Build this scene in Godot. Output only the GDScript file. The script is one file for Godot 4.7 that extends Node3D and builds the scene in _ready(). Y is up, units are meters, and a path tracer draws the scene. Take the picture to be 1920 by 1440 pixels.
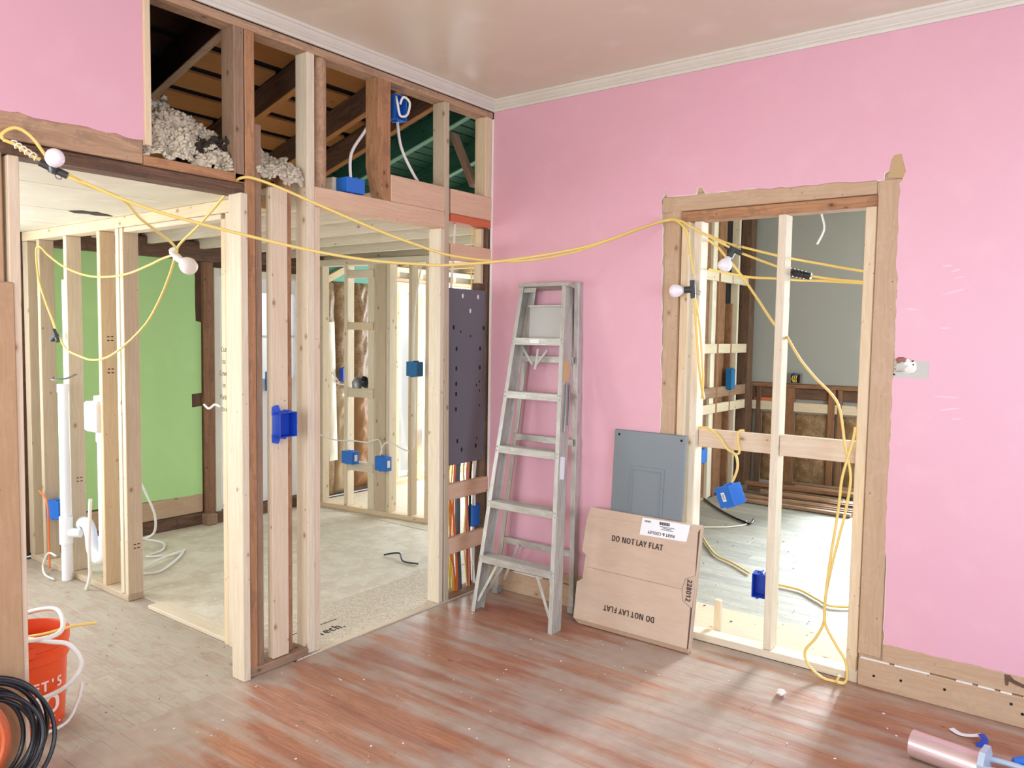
extends Node3D
# A house under renovation: pink room with an opened stud wall on the left and a stripped doorway on the right.
# World: corner of the two pink walls at the origin, left wall in the plane x = 0, right wall in the plane z = 0, metres.

var rng := RandomNumberGenerator.new()
var M := {}
var taken := {}
var dust_light_uv := false
var blob_noise := {}

# ---------------------------------------------------------------- helpers
func numbered(called: String) -> String:
	if not taken.has(called):
		taken[called] = 0
		return called
	taken[called] += 1
	return "%s_%03d" % [called, taken[called]]

func tag(o: Node3D, label: String, category: String, group := "", kind := "") -> Node3D:
	o.set_meta("label", label)
	o.set_meta("category", category)
	if group != "": o.set_meta("group", group)
	if kind != "": o.set_meta("kind", kind)
	return o

func thing(called: String, label: String, category: String, at := Vector3.ZERO, group := "") -> Node3D:
	var o := Node3D.new()
	o.name = numbered(called)
	o.position = at
	add_child(o)
	tag(o, label, category, group)
	return o

func struct(called: String, label: String, category: String) -> Node3D:
	var o := Node3D.new()
	o.name = called
	add_child(o)
	tag(o, label, category, "", "structure")
	return o

func origin(n: Node) -> Vector3:
	var p := Vector3.ZERO
	while n != self and n is Node3D:
		p += n.position
		n = n.get_parent()
	return p

func put(parent: Node3D, called: String, mesh: Mesh, mat: Material, at := Vector3.ZERO, basis := Basis.IDENTITY, label := "") -> MeshInstance3D:
	var o := MeshInstance3D.new()
	o.name = called
	o.mesh = mesh
	o.material_override = mat
	o.transform = Transform3D(basis, at)
	parent.add_child(o, true)
	if label != "": o.set_meta("label", label)
	return o

func single(called: String, label: String, category: String, mesh: Mesh, mat: Material, at := Vector3.ZERO, basis := Basis.IDENTITY, group := "", kind := "") -> MeshInstance3D:
	var o := put(self, numbered(called), mesh, mat, at, basis)
	tag(o, label, category, group, kind)
	return o

func tri(st: SurfaceTool, p: Array, n: Vector3, uv: Array, uv2 := []) -> void:
	var flip: bool = (p[1] - p[0]).cross(p[2] - p[0]).dot(n) > 0.0   # front faces run clockwise
	for i in ([0, 2, 1] if flip else [0, 1, 2]):
		st.set_normal(n)
		st.set_uv(uv[i])
		if uv2.size(): st.set_uv2(uv2[i])
		st.add_vertex(p[i])

# chamfered box, grain along its longest side, uv in metres over a 1.5 x 0.375 m tile
func box(size: Vector3, bev := 0.003, world := Vector3.INF, st: SurfaceTool = null, off := Vector3.ZERO) -> Mesh:
	var own := st == null
	if own:
		st = SurfaceTool.new()
		st.begin(Mesh.PRIMITIVE_TRIANGLES)
	var h := size * 0.5
	var b: float = minf(bev, 0.3 * minf(size.x, minf(size.y, size.z)))
	var g := 0
	if size.y >= size.x and size.y >= size.z: g = 1
	elif size.z >= size.x: g = 2
	var a1 := (g + 1) % 3
	var a2 := (g + 2) % 3
	var ou := rng.randf() * 3.0
	var ov := rng.randf() * 3.0
	var duv := dust_light_uv
	var emit := func(pts: Array, n: Vector3) -> void:
		var uv := []
		var uv2 := []
		for q in pts:
			var across: float = q[a2]
			if absf(n[a2]) > absf(n[a1]): across = q[a1] + 0.13
			var along: float = q[g]
			if absf(n[g]) > 0.8:
				along = q[a1]
				across = q[a2]
			uv.append(Vector2(along / 1.5 + ou, across / 0.375 + ov))
			if duv: uv2.append(Vector2((q.x + world.x + 0.2) / 5.0, (q.z + world.z + 0.2) / 5.0))
		var p2 := []
		for q in pts: p2.append(q + off)
		tri(st, [p2[0], p2[1], p2[2]], n, [uv[0], uv[1], uv[2]], [uv2[0], uv2[1], uv2[2]] if duv else [])
		if pts.size() == 4:
			tri(st, [p2[0], p2[2], p2[3]], n, [uv[0], uv[2], uv[3]], [uv2[0], uv2[2], uv2[3]] if duv else [])
	for ax in 3:
		var i := (ax + 1) % 3
		var j := (ax + 2) % 3
		for s in [-1.0, 1.0]:
			var n := Vector3.ZERO
			n[ax] = s
			var c := []
			for k in [[-1, -1], [1, -1], [1, 1], [-1, 1]]:
				var q := Vector3.ZERO
				q[ax] = s * h[ax]
				q[i] = k[0] * (h[i] - b)
				q[j] = k[1] * (h[j] - b)
				c.append(q)
			emit.call(c, n)
			for t in [-1.0, 1.0]:                       # edge between faces ax and i, running along j
				var n2 := Vector3.ZERO
				n2[ax] = s
				n2[i] = t
				var e := []
				for k in [[0, -1], [1, -1], [1, 1], [0, 1]]:
					var q := Vector3.ZERO
					q[ax] = s * (h[ax] - (b if k[0] else 0.0))
					q[i] = t * (h[i] - (0.0 if k[0] else b))
					q[j] = k[1] * (h[j] - b)
					e.append(q)
				emit.call(e, n2.normalized())
	for sx in [-1.0, 1.0]:
		for sy in [-1.0, 1.0]:
			for sz in [-1.0, 1.0]:
				var s := Vector3(sx, sy, sz)
				emit.call([s * Vector3(h.x, h.y - b, h.z - b), s * Vector3(h.x - b, h.y, h.z - b), s * Vector3(h.x - b, h.y - b, h.z)], s.normalized())
	if own: return st.commit()
	return null

# box by world corners as a part of a thing
func B(parent: Node3D, called: String, mat: Material, x0: float, x1: float, y0: float, y1: float, z0: float, z1: float, bev := 0.003, label := "") -> MeshInstance3D:
	var a := Vector3(minf(x0, x1), minf(y0, y1), minf(z0, z1))
	var b := Vector3(maxf(x0, x1), maxf(y0, y1), maxf(z0, z1))
	var c := (a + b) * 0.5
	return put(parent, called, box(b - a, bev, c), mat, c - origin(parent), Basis.IDENTITY, label)

# a bar of rectangular section from a to b; side is the direction of its width
func bar(parent: Node3D, called: String, mat: Material, a: Vector3, b: Vector3, width: float, deep: float, side: Vector3, bev := 0.002, label := "") -> MeshInstance3D:
	var y := (b - a).normalized()
	var x := (side - y * side.dot(y)).normalized()
	var z := x.cross(y)
	return put(parent, called, box(Vector3(width, a.distance_to(b), deep), bev), mat, (a + b) * 0.5 - origin(parent), Basis(x, y, z), label)

func smooth_path(pts: Array, per := 6, closed := false) -> PackedVector3Array:
	var out := PackedVector3Array()
	var n := pts.size()
	for i in (n if closed else n - 1):
		var p0: Vector3 = pts[(i - 1 + n) % n] if closed else pts[maxi(i - 1, 0)]
		var p1: Vector3 = pts[i]
		var p2: Vector3 = pts[(i + 1) % n]
		var p3: Vector3 = pts[(i + 2) % n] if closed else pts[mini(i + 2, n - 1)]
		for k in per:
			out.append(p1.cubic_interpolate(p2, p0, p3, float(k) / per))
	if not closed: out.append(pts[n - 1])
	return out

func tube_into(st: SurfaceTool, path: PackedVector3Array, r: float, sides := 8, closed := false, flat := 1.0) -> void:
	var n := path.size()
	var rings := []
	var up := Vector3(0.13, 0.9, 0.31)
	for i in n:
		var d: Vector3
		if closed: d = path[(i + 1) % n] - path[(i - 1 + n) % n]
		else: d = path[mini(i + 1, n - 1)] - path[maxi(i - 1, 0)]
		d = d.normalized()
		var x := up - d * up.dot(d)
		if x.length() < 0.05: x = d.cross(Vector3(0.4, 0.1, 0.8))
		x = x.normalized()
		up = x
		var y := d.cross(x)
		var ring := []
		for k in sides:
			var a := TAU * k / sides
			ring.append([path[i] + (x * cos(a) * flat + y * sin(a)) * r, (x * cos(a) + y * sin(a) * flat).normalized()])
		rings.append(ring)
	var m := n if closed else n - 1
	for i in m:
		var A: Array = rings[i]
		var C: Array = rings[(i + 1) % n]
		for k in sides:
			var l := (k + 1) % sides
			for q in [A[k], C[k], C[l], A[k], C[l], A[l]]:
				st.set_normal(q[1])
				st.set_uv(Vector2(float(i) / 4.0, float(k) / sides))
				st.add_vertex(q[0])
	if not closed:
		for e in [0, n - 1]:
			var nn: Vector3 = (path[0] - path[1]).normalized() if e == 0 else (path[n - 1] - path[n - 2]).normalized()
			for k in range(1, sides - 1):
				tri(st, [rings[e][0][0], rings[e][k][0], rings[e][k + 1][0]], nn, [Vector2.ZERO, Vector2.ZERO, Vector2.ZERO])

func begin() -> SurfaceTool:
	var st := SurfaceTool.new()
	st.begin(Mesh.PRIMITIVE_TRIANGLES)
	return st

func tube(pts: Array, r: float, per := 6, sides := 8, closed := false, flat := 1.0) -> ArrayMesh:
	var st := begin()
	tube_into(st, smooth_path(pts, per, closed), r, sides, closed, flat)
	return st.commit()

# profile of (radius, height), turned about y
func lathe(profile: Array, seg := 24) -> ArrayMesh:
	var st := begin()
	var n := profile.size()
	var nor := []
	for i in n - 1:
		var d: Vector2 = profile[i + 1] - profile[i]
		nor.append(Vector2(d.y, -d.x).normalized())
	for i in n - 1:
		var n0: Vector2 = nor[i]
		var n1: Vector2 = nor[i]
		if i > 0 and nor[i].dot(nor[i - 1]) > 0.75: n0 = (nor[i] + nor[i - 1]).normalized()
		if i < n - 2 and nor[i].dot(nor[i + 1]) > 0.75: n1 = (nor[i] + nor[i + 1]).normalized()
		for k in seg:
			var c := []
			for t in [[0, k], [1, k], [1, k + 1], [0, k + 1]]:
				var a: float = TAU * t[1] / seg
				var q: Vector2 = profile[i + t[0]]
				var m: Vector2 = n1 if t[0] else n0
				c.append([Vector3(q.x * cos(a), q.y, q.x * sin(a)), Vector3(m.x * cos(a), m.y, m.x * sin(a)), Vector2(float(t[1]) / seg, q.y)])
			for t in [[0, 1, 2], [0, 2, 3]]:
				var f: Array = [c[t[0]], c[t[1]], c[t[2]]]
				var fn: Vector3 = (f[1][0] - f[0][0]).cross(f[2][0] - f[0][0])
				if fn.length() < 1e-12: continue
				if fn.dot(f[0][1] + f[1][1] + f[2][1]) > 0: f = [f[0], f[2], f[1]]
				for q in f:
					st.set_normal(q[1])
					st.set_uv(q[2])
					st.add_vertex(q[0])
	return st.commit()

# flat polygon (x, y) with thickness towards -z, front at z = 0
func plate(poly: PackedVector2Array, deep: float, upright := false) -> ArrayMesh:
	var st := begin()
	var ids := Geometry2D.triangulate_polygon(poly)
	for i in range(0, ids.size(), 3):
		var f := []
		var g := []
		var uv := []
		for k in 3:
			var q := poly[ids[i + k]]
			f.append(Vector3(q.x, q.y, 0))
			g.append(Vector3(q.x, q.y, -deep))
			uv.append(Vector2(q.y / 1.5, q.x / 0.375) if upright else Vector2(q.x / 1.5, -q.y / 0.375))
		tri(st, f, Vector3.BACK, uv)
		tri(st, g, Vector3.FORWARD, uv)
	var cw := Geometry2D.is_polygon_clockwise(poly)
	for i in poly.size():
		var a := poly[i]
		var b := poly[(i + 1) % poly.size()]
		var d := (b - a).normalized()
		var n := Vector3(d.y, -d.x, 0) * (-1.0 if cw else 1.0)
		var p := [Vector3(a.x, a.y, 0), Vector3(b.x, b.y, 0), Vector3(b.x, b.y, -deep), Vector3(a.x, a.y, -deep)]
		var u := [a / 0.4, b / 0.4, b / 0.4 + Vector2(0, .02), a / 0.4 + Vector2(0, .02)]
		if upright: u = [Vector2(a.y / 1.5, 0), Vector2(b.y / 1.5, 0), Vector2(b.y / 1.5, deep / 0.375), Vector2(a.y / 1.5, deep / 0.375)]
		tri(st, [p[0], p[1], p[2]], n, [u[0], u[1], u[2]])
		tri(st, [p[0], p[2], p[3]], n, [u[0], u[2], u[3]])
	return st.commit()

# polyline with small breaks along it, for broken plaster edges
func ragged(pts: Array, jag: float, step := 0.05) -> PackedVector2Array:
	var out := PackedVector2Array()
	for i in pts.size():
		var a: Vector3 = pts[i]
		var b: Vector3 = pts[(i + 1) % pts.size()]
		var n := 1
		if a.z > 0: n = maxi(1, int(Vector2(a.x, a.y).distance_to(Vector2(b.x, b.y)) / step))
		for k in n:
			var t := (k + (rng.randf_range(-0.3, 0.3) if k else 0.0)) / n
			var q := Vector2(lerpf(a.x, b.x, t), lerpf(a.y, b.y, t))
			if k:
				var d := Vector2(b.x - a.x, b.y - a.y).normalized()
				q += Vector2(-d.y, d.x) * rng.randf_range(-jag, jag) * a.z
			out.append(q)
	return out

# lumpy blob
func blob(r: Vector3, seed_: int, rough := 0.35, rings := 7, seg := 10) -> ArrayMesh:
	var st := begin()
	blob_into(st, Vector3.ZERO, r, seed_, rough, rings, seg)
	st.generate_normals()
	return st.commit()

func blob_into(st: SurfaceTool, at: Vector3, r: Vector3, seed_: int, rough := 0.35, rings := 7, seg := 10) -> void:
	if not blob_noise.has(seed_):
		var fresh := FastNoiseLite.new()
		fresh.seed = seed_
		fresh.frequency = 1.1
		blob_noise[seed_] = fresh
	var nz: FastNoiseLite = blob_noise[seed_]
	st.set_smooth_group(0)
	var pt := func(i: int, k: int) -> Vector3:
		var a := PI * i / rings
		var b := TAU * (k % seg) / seg
		var d := Vector3(sin(a) * cos(b), cos(a), sin(a) * sin(b))
		return at + d * r * (1.0 + rough * 1.6 * nz.get_noise_3dv(d * 1.3))
	for i in rings:
		for k in seg:
			var a: Vector3 = pt.call(i, k)
			var b: Vector3 = pt.call(i + 1, k)
			var c: Vector3 = pt.call(i + 1, k + 1)
			var d: Vector3 = pt.call(i, k + 1)
			for q in ([a, c, b, a, d, c]):
				st.add_vertex(q)

# crumpled sheet with thickness: width along x, height along y, bulging to +z
func batt(w: float, h: float, bulge: float, crumple: float, seed_: int, nu := 10, nv := 26) -> ArrayMesh:
	var st := begin()
	var nz := FastNoiseLite.new()
	nz.seed = seed_
	nz.frequency = 7.0
	nz.fractal_octaves = 3
	nz.fractal_type = FastNoiseLite.FRACTAL_RIDGED
	var pt := func(i: int, k: int) -> Vector3:
		var u := float(i) / nu
		var v := float(k) / nv
		if i == 0 or i == nu or k == 0 or k == nv:
			return Vector3((u - 0.5) * w, v * h, 0)
		return Vector3((u - 0.5) * w, v * h, bulge * sqrt(sin(PI * u)) * (0.4 + 0.6 * sqrt(sin(PI * v))) + crumple * nz.get_noise_2d(u * w, v * h * 0.6))
	st.set_smooth_group(0)
	for i in nu:
		for k in nv:
			var a: Vector3 = pt.call(i, k)
			var b: Vector3 = pt.call(i + 1, k)
			var c: Vector3 = pt.call(i + 1, k + 1)
			var d: Vector3 = pt.call(i, k + 1)
			for q in ([a, c, b, a, d, c]):
				st.set_uv(Vector2(q.x / 0.5, q.y / 0.5))
				st.add_vertex(q)
	st.generate_normals()
	return st.commit()

func text_mesh(words: String, height: float, bold := true) -> TextMesh:
	var f := SystemFont.new()
	f.font_names = PackedStringArray(["Droid Sans"])
	f.font_weight = 700 if bold else 400
	var t := TextMesh.new()
	t.text = words
	t.font = f
	t.font_size = 32
	t.pixel_size = height / 23.0
	t.depth = 0.0006
	t.curve_step = 2.0
	return t

# ---------------------------------------------------------------- materials
func lin(c: Color, d: Color, t: float) -> Color:
	return c.lerp(d, clampf(t, 0, 1))

func wood_tex(seed_: int, light: Color, dark: Color, knot: Color, knots := 7, streak := 0.5, stain := 0.0, stain_col := Color.BLACK) -> ImageTexture:
	var W := 768
	var H := 192
	var im := Image.create(W, H, false, Image.FORMAT_RGB8)
	var fine := FastNoiseLite.new()
	fine.seed = seed_
	fine.frequency = 0.05
	fine.fractal_octaves = 3
	var broad := FastNoiseLite.new()
	broad.seed = seed_ + 7
	broad.frequency = 0.012
	var r := RandomNumberGenerator.new()
	r.seed = seed_
	var ks := []
	for k in knots: ks.append([r.randf() * W, r.randf() * H, r.randf_range(1.2, 3.6)])
	for y in H:
		for x in W:
			var bend := broad.get_noise_2d(x * 0.35, y * 1.2) * 10.0
			var g := fine.get_noise_2d(x * 0.12, (y + bend) * 4.0)
			var l := broad.get_noise_2d(x * 0.4, y * 2.2)
			var t := 0.42 + streak * (0.9 * g + 0.6 * l) + 0.10 * sin((y + bend * 2.0) * 0.42)
			var c := lin(light, dark, t)
			if stain > 0.0:
				var s := broad.get_noise_2d(x * 0.9 + 400, y * 1.8) + 0.5 * fine.get_noise_2d(x, y)
				c = lin(c, stain_col, clampf((s - 0.12) * 4.0, 0, 1) * stain)
			im.set_pixel(x, y, c)
	for k in ks:
		var kr: float = k[2]
		for y in range(maxi(0, int(k[1] - kr * 3)), mini(H, int(k[1] + kr * 3))):
			for x in range(maxi(0, int(k[0] - kr * 5)), mini(W, int(k[0] + kr * 5))):
				var d := sqrt(pow((x - k[0]) / (kr * 1.5), 2) + pow((y - k[1]) / kr, 2))
				var c := im.get_pixel(x, y)
				if d < 1.0: c = lin(c, knot, 0.75 - 0.25 * sin(d * 9.0))
				elif d < 2.6: c = lin(c, knot, 0.30 * (2.6 - d) / 1.6)
				im.set_pixel(x, y, c)
	for k in 26:
		im.fill_rect(Rect2i(r.randi() % (W - 3), r.randi() % (H - 3), 1 + r.randi() % 3, 1 + r.randi() % 2), knot.darkened(0.3))
	im.generate_mipmaps()
	return ImageTexture.create_from_image(im)

func mottle_tex(seed_: int, a: Color, b: Color, c: Color, size := 512, freq := 0.01, speck := 60) -> ImageTexture:
	var im := Image.create(size, size, false, Image.FORMAT_RGB8)
	var n := FastNoiseLite.new()
	n.seed = seed_
	n.frequency = freq
	n.fractal_octaves = 4
	var r := RandomNumberGenerator.new()
	r.seed = seed_
	for y in size:
		for x in size:
			var t := n.get_noise_2d(x, y)
			var u := n.get_noise_2d(x * 3.1 + 900, y * 3.1)
			var col := lin(a, b, 0.5 + t * 1.4)
			im.set_pixel(x, y, lin(col, c, (u - 0.18) * 2.2))
	for k in speck:
		im.fill_rect(Rect2i(r.randi() % (size - 4), r.randi() % (size - 4), 1 + r.randi() % 3, 1 + r.randi() % 2), c)
	im.generate_mipmaps()
	return ImageTexture.create_from_image(im)

func dust_light_tex() -> ImageTexture:
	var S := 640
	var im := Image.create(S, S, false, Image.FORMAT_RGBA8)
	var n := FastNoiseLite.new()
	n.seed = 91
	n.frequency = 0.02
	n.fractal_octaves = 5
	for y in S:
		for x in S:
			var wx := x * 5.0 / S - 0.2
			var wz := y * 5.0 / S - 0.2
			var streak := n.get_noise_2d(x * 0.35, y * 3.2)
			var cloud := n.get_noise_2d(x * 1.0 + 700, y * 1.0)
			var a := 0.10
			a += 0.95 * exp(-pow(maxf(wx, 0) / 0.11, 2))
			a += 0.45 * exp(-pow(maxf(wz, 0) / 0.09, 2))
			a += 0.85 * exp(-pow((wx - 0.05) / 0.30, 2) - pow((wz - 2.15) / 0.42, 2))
			a += 0.85 * exp(-pow((wx - 1.60) / 0.58, 2) - pow((wz - 0.55) / 0.75, 2))  # grey wear before the doorway, with the daylight patch painted into its colour
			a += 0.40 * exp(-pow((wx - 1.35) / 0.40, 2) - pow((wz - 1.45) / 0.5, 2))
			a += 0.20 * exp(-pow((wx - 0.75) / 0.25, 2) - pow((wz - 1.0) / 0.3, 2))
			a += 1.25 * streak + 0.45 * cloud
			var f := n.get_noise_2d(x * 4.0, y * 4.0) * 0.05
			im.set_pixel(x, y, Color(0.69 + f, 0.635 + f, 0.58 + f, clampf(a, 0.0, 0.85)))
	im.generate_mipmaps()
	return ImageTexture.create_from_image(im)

func mat(col: Color, rough := 0.7, metal := 0.0, tex: Texture2D = null) -> StandardMaterial3D:
	var m := StandardMaterial3D.new()
	m.albedo_color = col
	m.roughness = rough
	m.metallic = metal
	m.albedo_texture = tex
	return m

func world_mat(tex: Texture2D, scale_: float, rough := 0.8, col := Color.WHITE) -> StandardMaterial3D:
	var m := mat(col, rough, 0.0, tex)
	m.uv1_triplanar = true
	m.uv1_world_triplanar = true
	m.uv1_scale = Vector3.ONE * scale_
	return m

func C(r: int, g: int, b: int) -> Color:
	return Color(r / 255.0, g / 255.0, b / 255.0)

func make_materials() -> void:
	var t_new := wood_tex(11, C(234, 225, 206), C(214, 199, 174), C(150, 108, 78), 9, 0.40)
	var t_pink := wood_tex(12, C(228, 198, 170), C(210, 174, 144), C(146, 100, 78), 5, 0.42)
	var t_old := wood_tex(13, C(200, 164, 130), C(158, 124, 96), C(84, 58, 44), 6, 0.5, 0.3, C(130, 104, 90))
	var t_dark := wood_tex(14, C(124, 92, 70), C(84, 60, 46), C(46, 34, 28), 5, 0.55, 0.3, C(64, 54, 48))
	var t_grey := wood_tex(15, C(172, 150, 134), C(132, 112, 98), C(82, 66, 56), 4, 0.5, 0.4, C(160, 148, 138))
	var t_tan := wood_tex(16, C(198, 168, 136), C(180, 148, 116), C(124, 94, 70), 4, 0.30, 0.16, C(212, 190, 164))
	M.wood = mat(C(252, 248, 242), 0.75, 0, t_new)
	M.wood_warm = mat(C(250, 236, 216), 0.75, 0, t_new)
	M.wood_pale = mat(C(244, 238, 230), 0.75, 0, t_new)
	M.wood_grey = mat(C(222, 212, 200), 0.8, 0, t_new)
	M.pinkwood = mat(C(255, 250, 246), 0.75, 0, t_pink)
	M.blush = mat(C(246, 234, 224), 0.75, 0, t_new)
	M.old = mat(Color.WHITE, 0.75, 0, t_old)
	M.old_red = mat(C(244, 222, 200), 0.75, 0, t_old)
	M.dark = mat(Color.WHITE, 0.8, 0, t_dark)
	M.grey = mat(C(244, 226, 206), 0.8, 0, t_grey)
	M.old_brown = mat(C(196, 176, 160), 0.8, 0, t_old)
	M.tan = mat(Color.WHITE, 0.6, 0, t_tan)
	M.jamb = mat(C(244, 234, 222), 0.65, 0, t_tan)
	M.redboard = mat(C(240, 150, 118), 0.7, 0, t_pink)
	M.attic = mat(C(226, 184, 126), 0.85, 0, t_tan)
	M.char = mat(C(150, 118, 94), 0.9, 0, t_dark)
	M.teal = mat(C(70, 176, 160), 0.7, 0, t_grey)
	M.teal_light = mat(C(140, 205, 192), 0.7, 0, t_new)
	M.teal_wall = mat(C(112, 176, 160), 0.75)
	M.black = mat(C(22, 20, 20), 0.95)
	M.pink = world_mat(mottle_tex(21, C(227, 174, 186), C(226, 172, 185), C(229, 177, 188), 512, 0.008, 0), 0.28, 0.42)
	M.green = world_mat(mottle_tex(22, C(184, 226, 150), C(182, 224, 148), C(186, 228, 152), 256, 0.008, 6), 0.4, 0.6)
	M.greyplaster = world_mat(mottle_tex(23, C(160, 162, 158), C(158, 160, 156), C(162, 164, 161), 256, 0.006, 0), 0.3, 0.75)
	M.ceiling = world_mat(mottle_tex(24, C(222, 210, 188), C(219, 206, 184), C(228, 217, 198), 512, 0.006, 0), 0.25, 0.30)
	M.cream = world_mat(mottle_tex(25, C(220, 214, 200), C(216, 208, 192), C(224, 220, 208), 256, 0.01, 10), 0.4, 0.55)
	M.white_board = world_mat(mottle_tex(26, C(226, 220, 200), C(218, 210, 190), C(232, 226, 208), 256, 0.01, 12), 0.5, 0.7)
	M.ply = world_mat(mottle_tex(27, C(224, 214, 194), C(212, 199, 177), C(232, 223, 206), 768, 0.012, 500), 0.55, 0.7)
	M.ply_light = world_mat(mottle_tex(28, C(220, 208, 188), C(208, 194, 170), C(150, 136, 116), 768, 0.05, 900), 0.55, 0.7)
	M.plaster_white = mat(C(238, 232, 222), 0.9)
	M.scuff = mat(C(234, 196, 206), 0.7)
	M.trowel = mat(C(190, 160, 116), 0.85)
	M.patch = mat(C(198, 196, 184), 0.85)
	M.brick = mat(C(160, 104, 92), 0.9)
	M.white = mat(C(240, 240, 238), 0.5)
	M.pvc = mat(C(246, 248, 252), 0.35)
	M.blue = mat(C(36, 112, 205), 0.4)
	M.navy = mat(C(30, 74, 190), 0.4)
	M.teal_blue = mat(C(20, 104, 160), 0.45)
	M.sticker = mat(C(240, 240, 240), 0.6)
	M.ink = mat(C(30, 26, 26), 0.8)
	M.ink_brown = mat(C(66, 50, 44), 0.8)
	M.yellow = mat(C(234, 204, 116), 0.5)
	M.amber = mat(C(232, 200, 116), 0.5)
	M.cable_yellow = mat(C(238, 204, 70), 0.45)
	M.cable_orange = mat(C(236, 120, 60), 0.45)
	M.cable_salmon = mat(C(214, 124, 92), 0.5)
	M.cable_grey = mat(C(92, 98, 106), 0.5)
	M.cable_white = mat(C(240, 236, 228), 0.45)
	M.cable_black = mat(C(26, 28, 32), 0.3)
	M.socket = mat(C(54, 56, 54), 0.5)
	M.bulb = mat(C(244, 238, 242), 0.15)
	M.alu = mat(C(214, 214, 208), 0.5, 0.55, mottle_tex(29, C(236, 234, 230), C(218, 214, 208), C(246, 246, 246), 256, 0.03, 40))
	M.alu_dark = mat(C(178, 176, 170), 0.5, 0.5)
	M.worn = mat(C(206, 170, 116), 0.7)
	M.panel_dark = mat(C(112, 110, 116), 0.5, 0.1)
	M.panel_grey = mat(C(126, 136, 139), 0.35, 0.1)
	M.card = mat(C(208, 184, 162), 0.8, 0, mottle_tex(30, C(252, 250, 248), C(246, 242, 238), C(255, 255, 255), 256, 0.02, 20))
	M.card_dark = mat(C(172, 142, 116), 0.85)
	M.kraft = mat(C(160, 136, 108), 0.42, 0.0, mottle_tex(31, C(250, 244, 236), C(214, 200, 182), C(170, 150, 128), 256, 0.02, 60))
	M.kraft_old = mat(C(158, 134, 106), 0.5, 0.0, M.kraft.albedo_texture)
	M.kraft_dark = mat(C(150, 110, 74), 0.45)
	M.foil = mat(C(178, 158, 132), 0.3, 0.35)
	M.wool = mat(C(206, 194, 172), 0.95)
	M.wool_dark = mat(C(58, 48, 38), 0.95)
	M.fibre_red = mat(C(190, 110, 92), 0.95)
	M.bucket = mat(C(240, 84, 30), 0.32)
	M.letter = mat(C(246, 226, 216), 0.5)
	M.orange_cord = mat(C(246, 122, 72), 0.4)
	M.gun_tube = mat(C(226, 204, 202), 0.22, 0.6)
	M.gun_frame = mat(C(186, 200, 212), 0.4, 0.2)
	M.tape_blue = mat(C(40, 70, 176), 0.4)
	M.glass = mat(Color(0.95, 0.98, 1.0, 0.06), 0.05)
	M.glass.transparency = BaseMaterial3D.TRANSPARENCY_ALPHA
	M.steel = mat(C(150, 150, 150), 0.4, 0.8)
	# strip floor: four tones, one film of dust and wear, doorway light painted in, over all of them
	var dust_light := dust_light_tex()
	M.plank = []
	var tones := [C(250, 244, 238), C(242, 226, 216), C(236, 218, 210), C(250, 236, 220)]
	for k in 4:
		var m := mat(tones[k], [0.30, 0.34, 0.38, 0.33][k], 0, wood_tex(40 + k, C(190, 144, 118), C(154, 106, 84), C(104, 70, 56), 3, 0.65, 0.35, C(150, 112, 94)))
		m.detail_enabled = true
		m.detail_albedo = dust_light
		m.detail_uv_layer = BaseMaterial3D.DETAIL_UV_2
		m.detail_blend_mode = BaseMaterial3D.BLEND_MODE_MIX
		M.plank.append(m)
	var t_hall := wood_tex(45, C(198, 188, 172), C(178, 166, 150), C(140, 120, 102), 4, 0.5, 0.4, C(180, 152, 134))
	M.hall = [mat(C(238, 236, 232), 0.7, 0, t_hall), mat(C(236, 232, 228), 0.7, 0, t_hall), mat(C(234, 228, 224), 0.7, 0, t_hall)]
	var t_back := wood_tex(46, C(170, 168, 160), C(142, 140, 132), C(124, 118, 108), 3, 0.5, 0.3, C(186, 186, 180))
	M.back = [mat(Color.WHITE, 0.6, 0, t_back), mat(C(244, 244, 240), 0.6, 0, t_back), mat(C(232, 234, 234), 0.6, 0, t_back)]

func pick(list: Array) -> Material:
	return list[rng.randi() % list.size()]

# ---------------------------------------------------------------- light, camera
func area(called: String, at: Vector3, towards: Vector3, w: float, h: float, energy: float, col: Color) -> void:
	var l := AreaLight3D.new()
	l.name = called
	l.area_size = Vector2(w, h)
	l.light_energy = energy
	l.light_color = col
	l.shadow_enabled = true
	l.set("area_range", 30.0)
	add_child(l)
	l.position = at
	l.basis = Basis.looking_at(towards, Vector3.UP if absf(towards.y) < 0.9 else Vector3.RIGHT)

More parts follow.
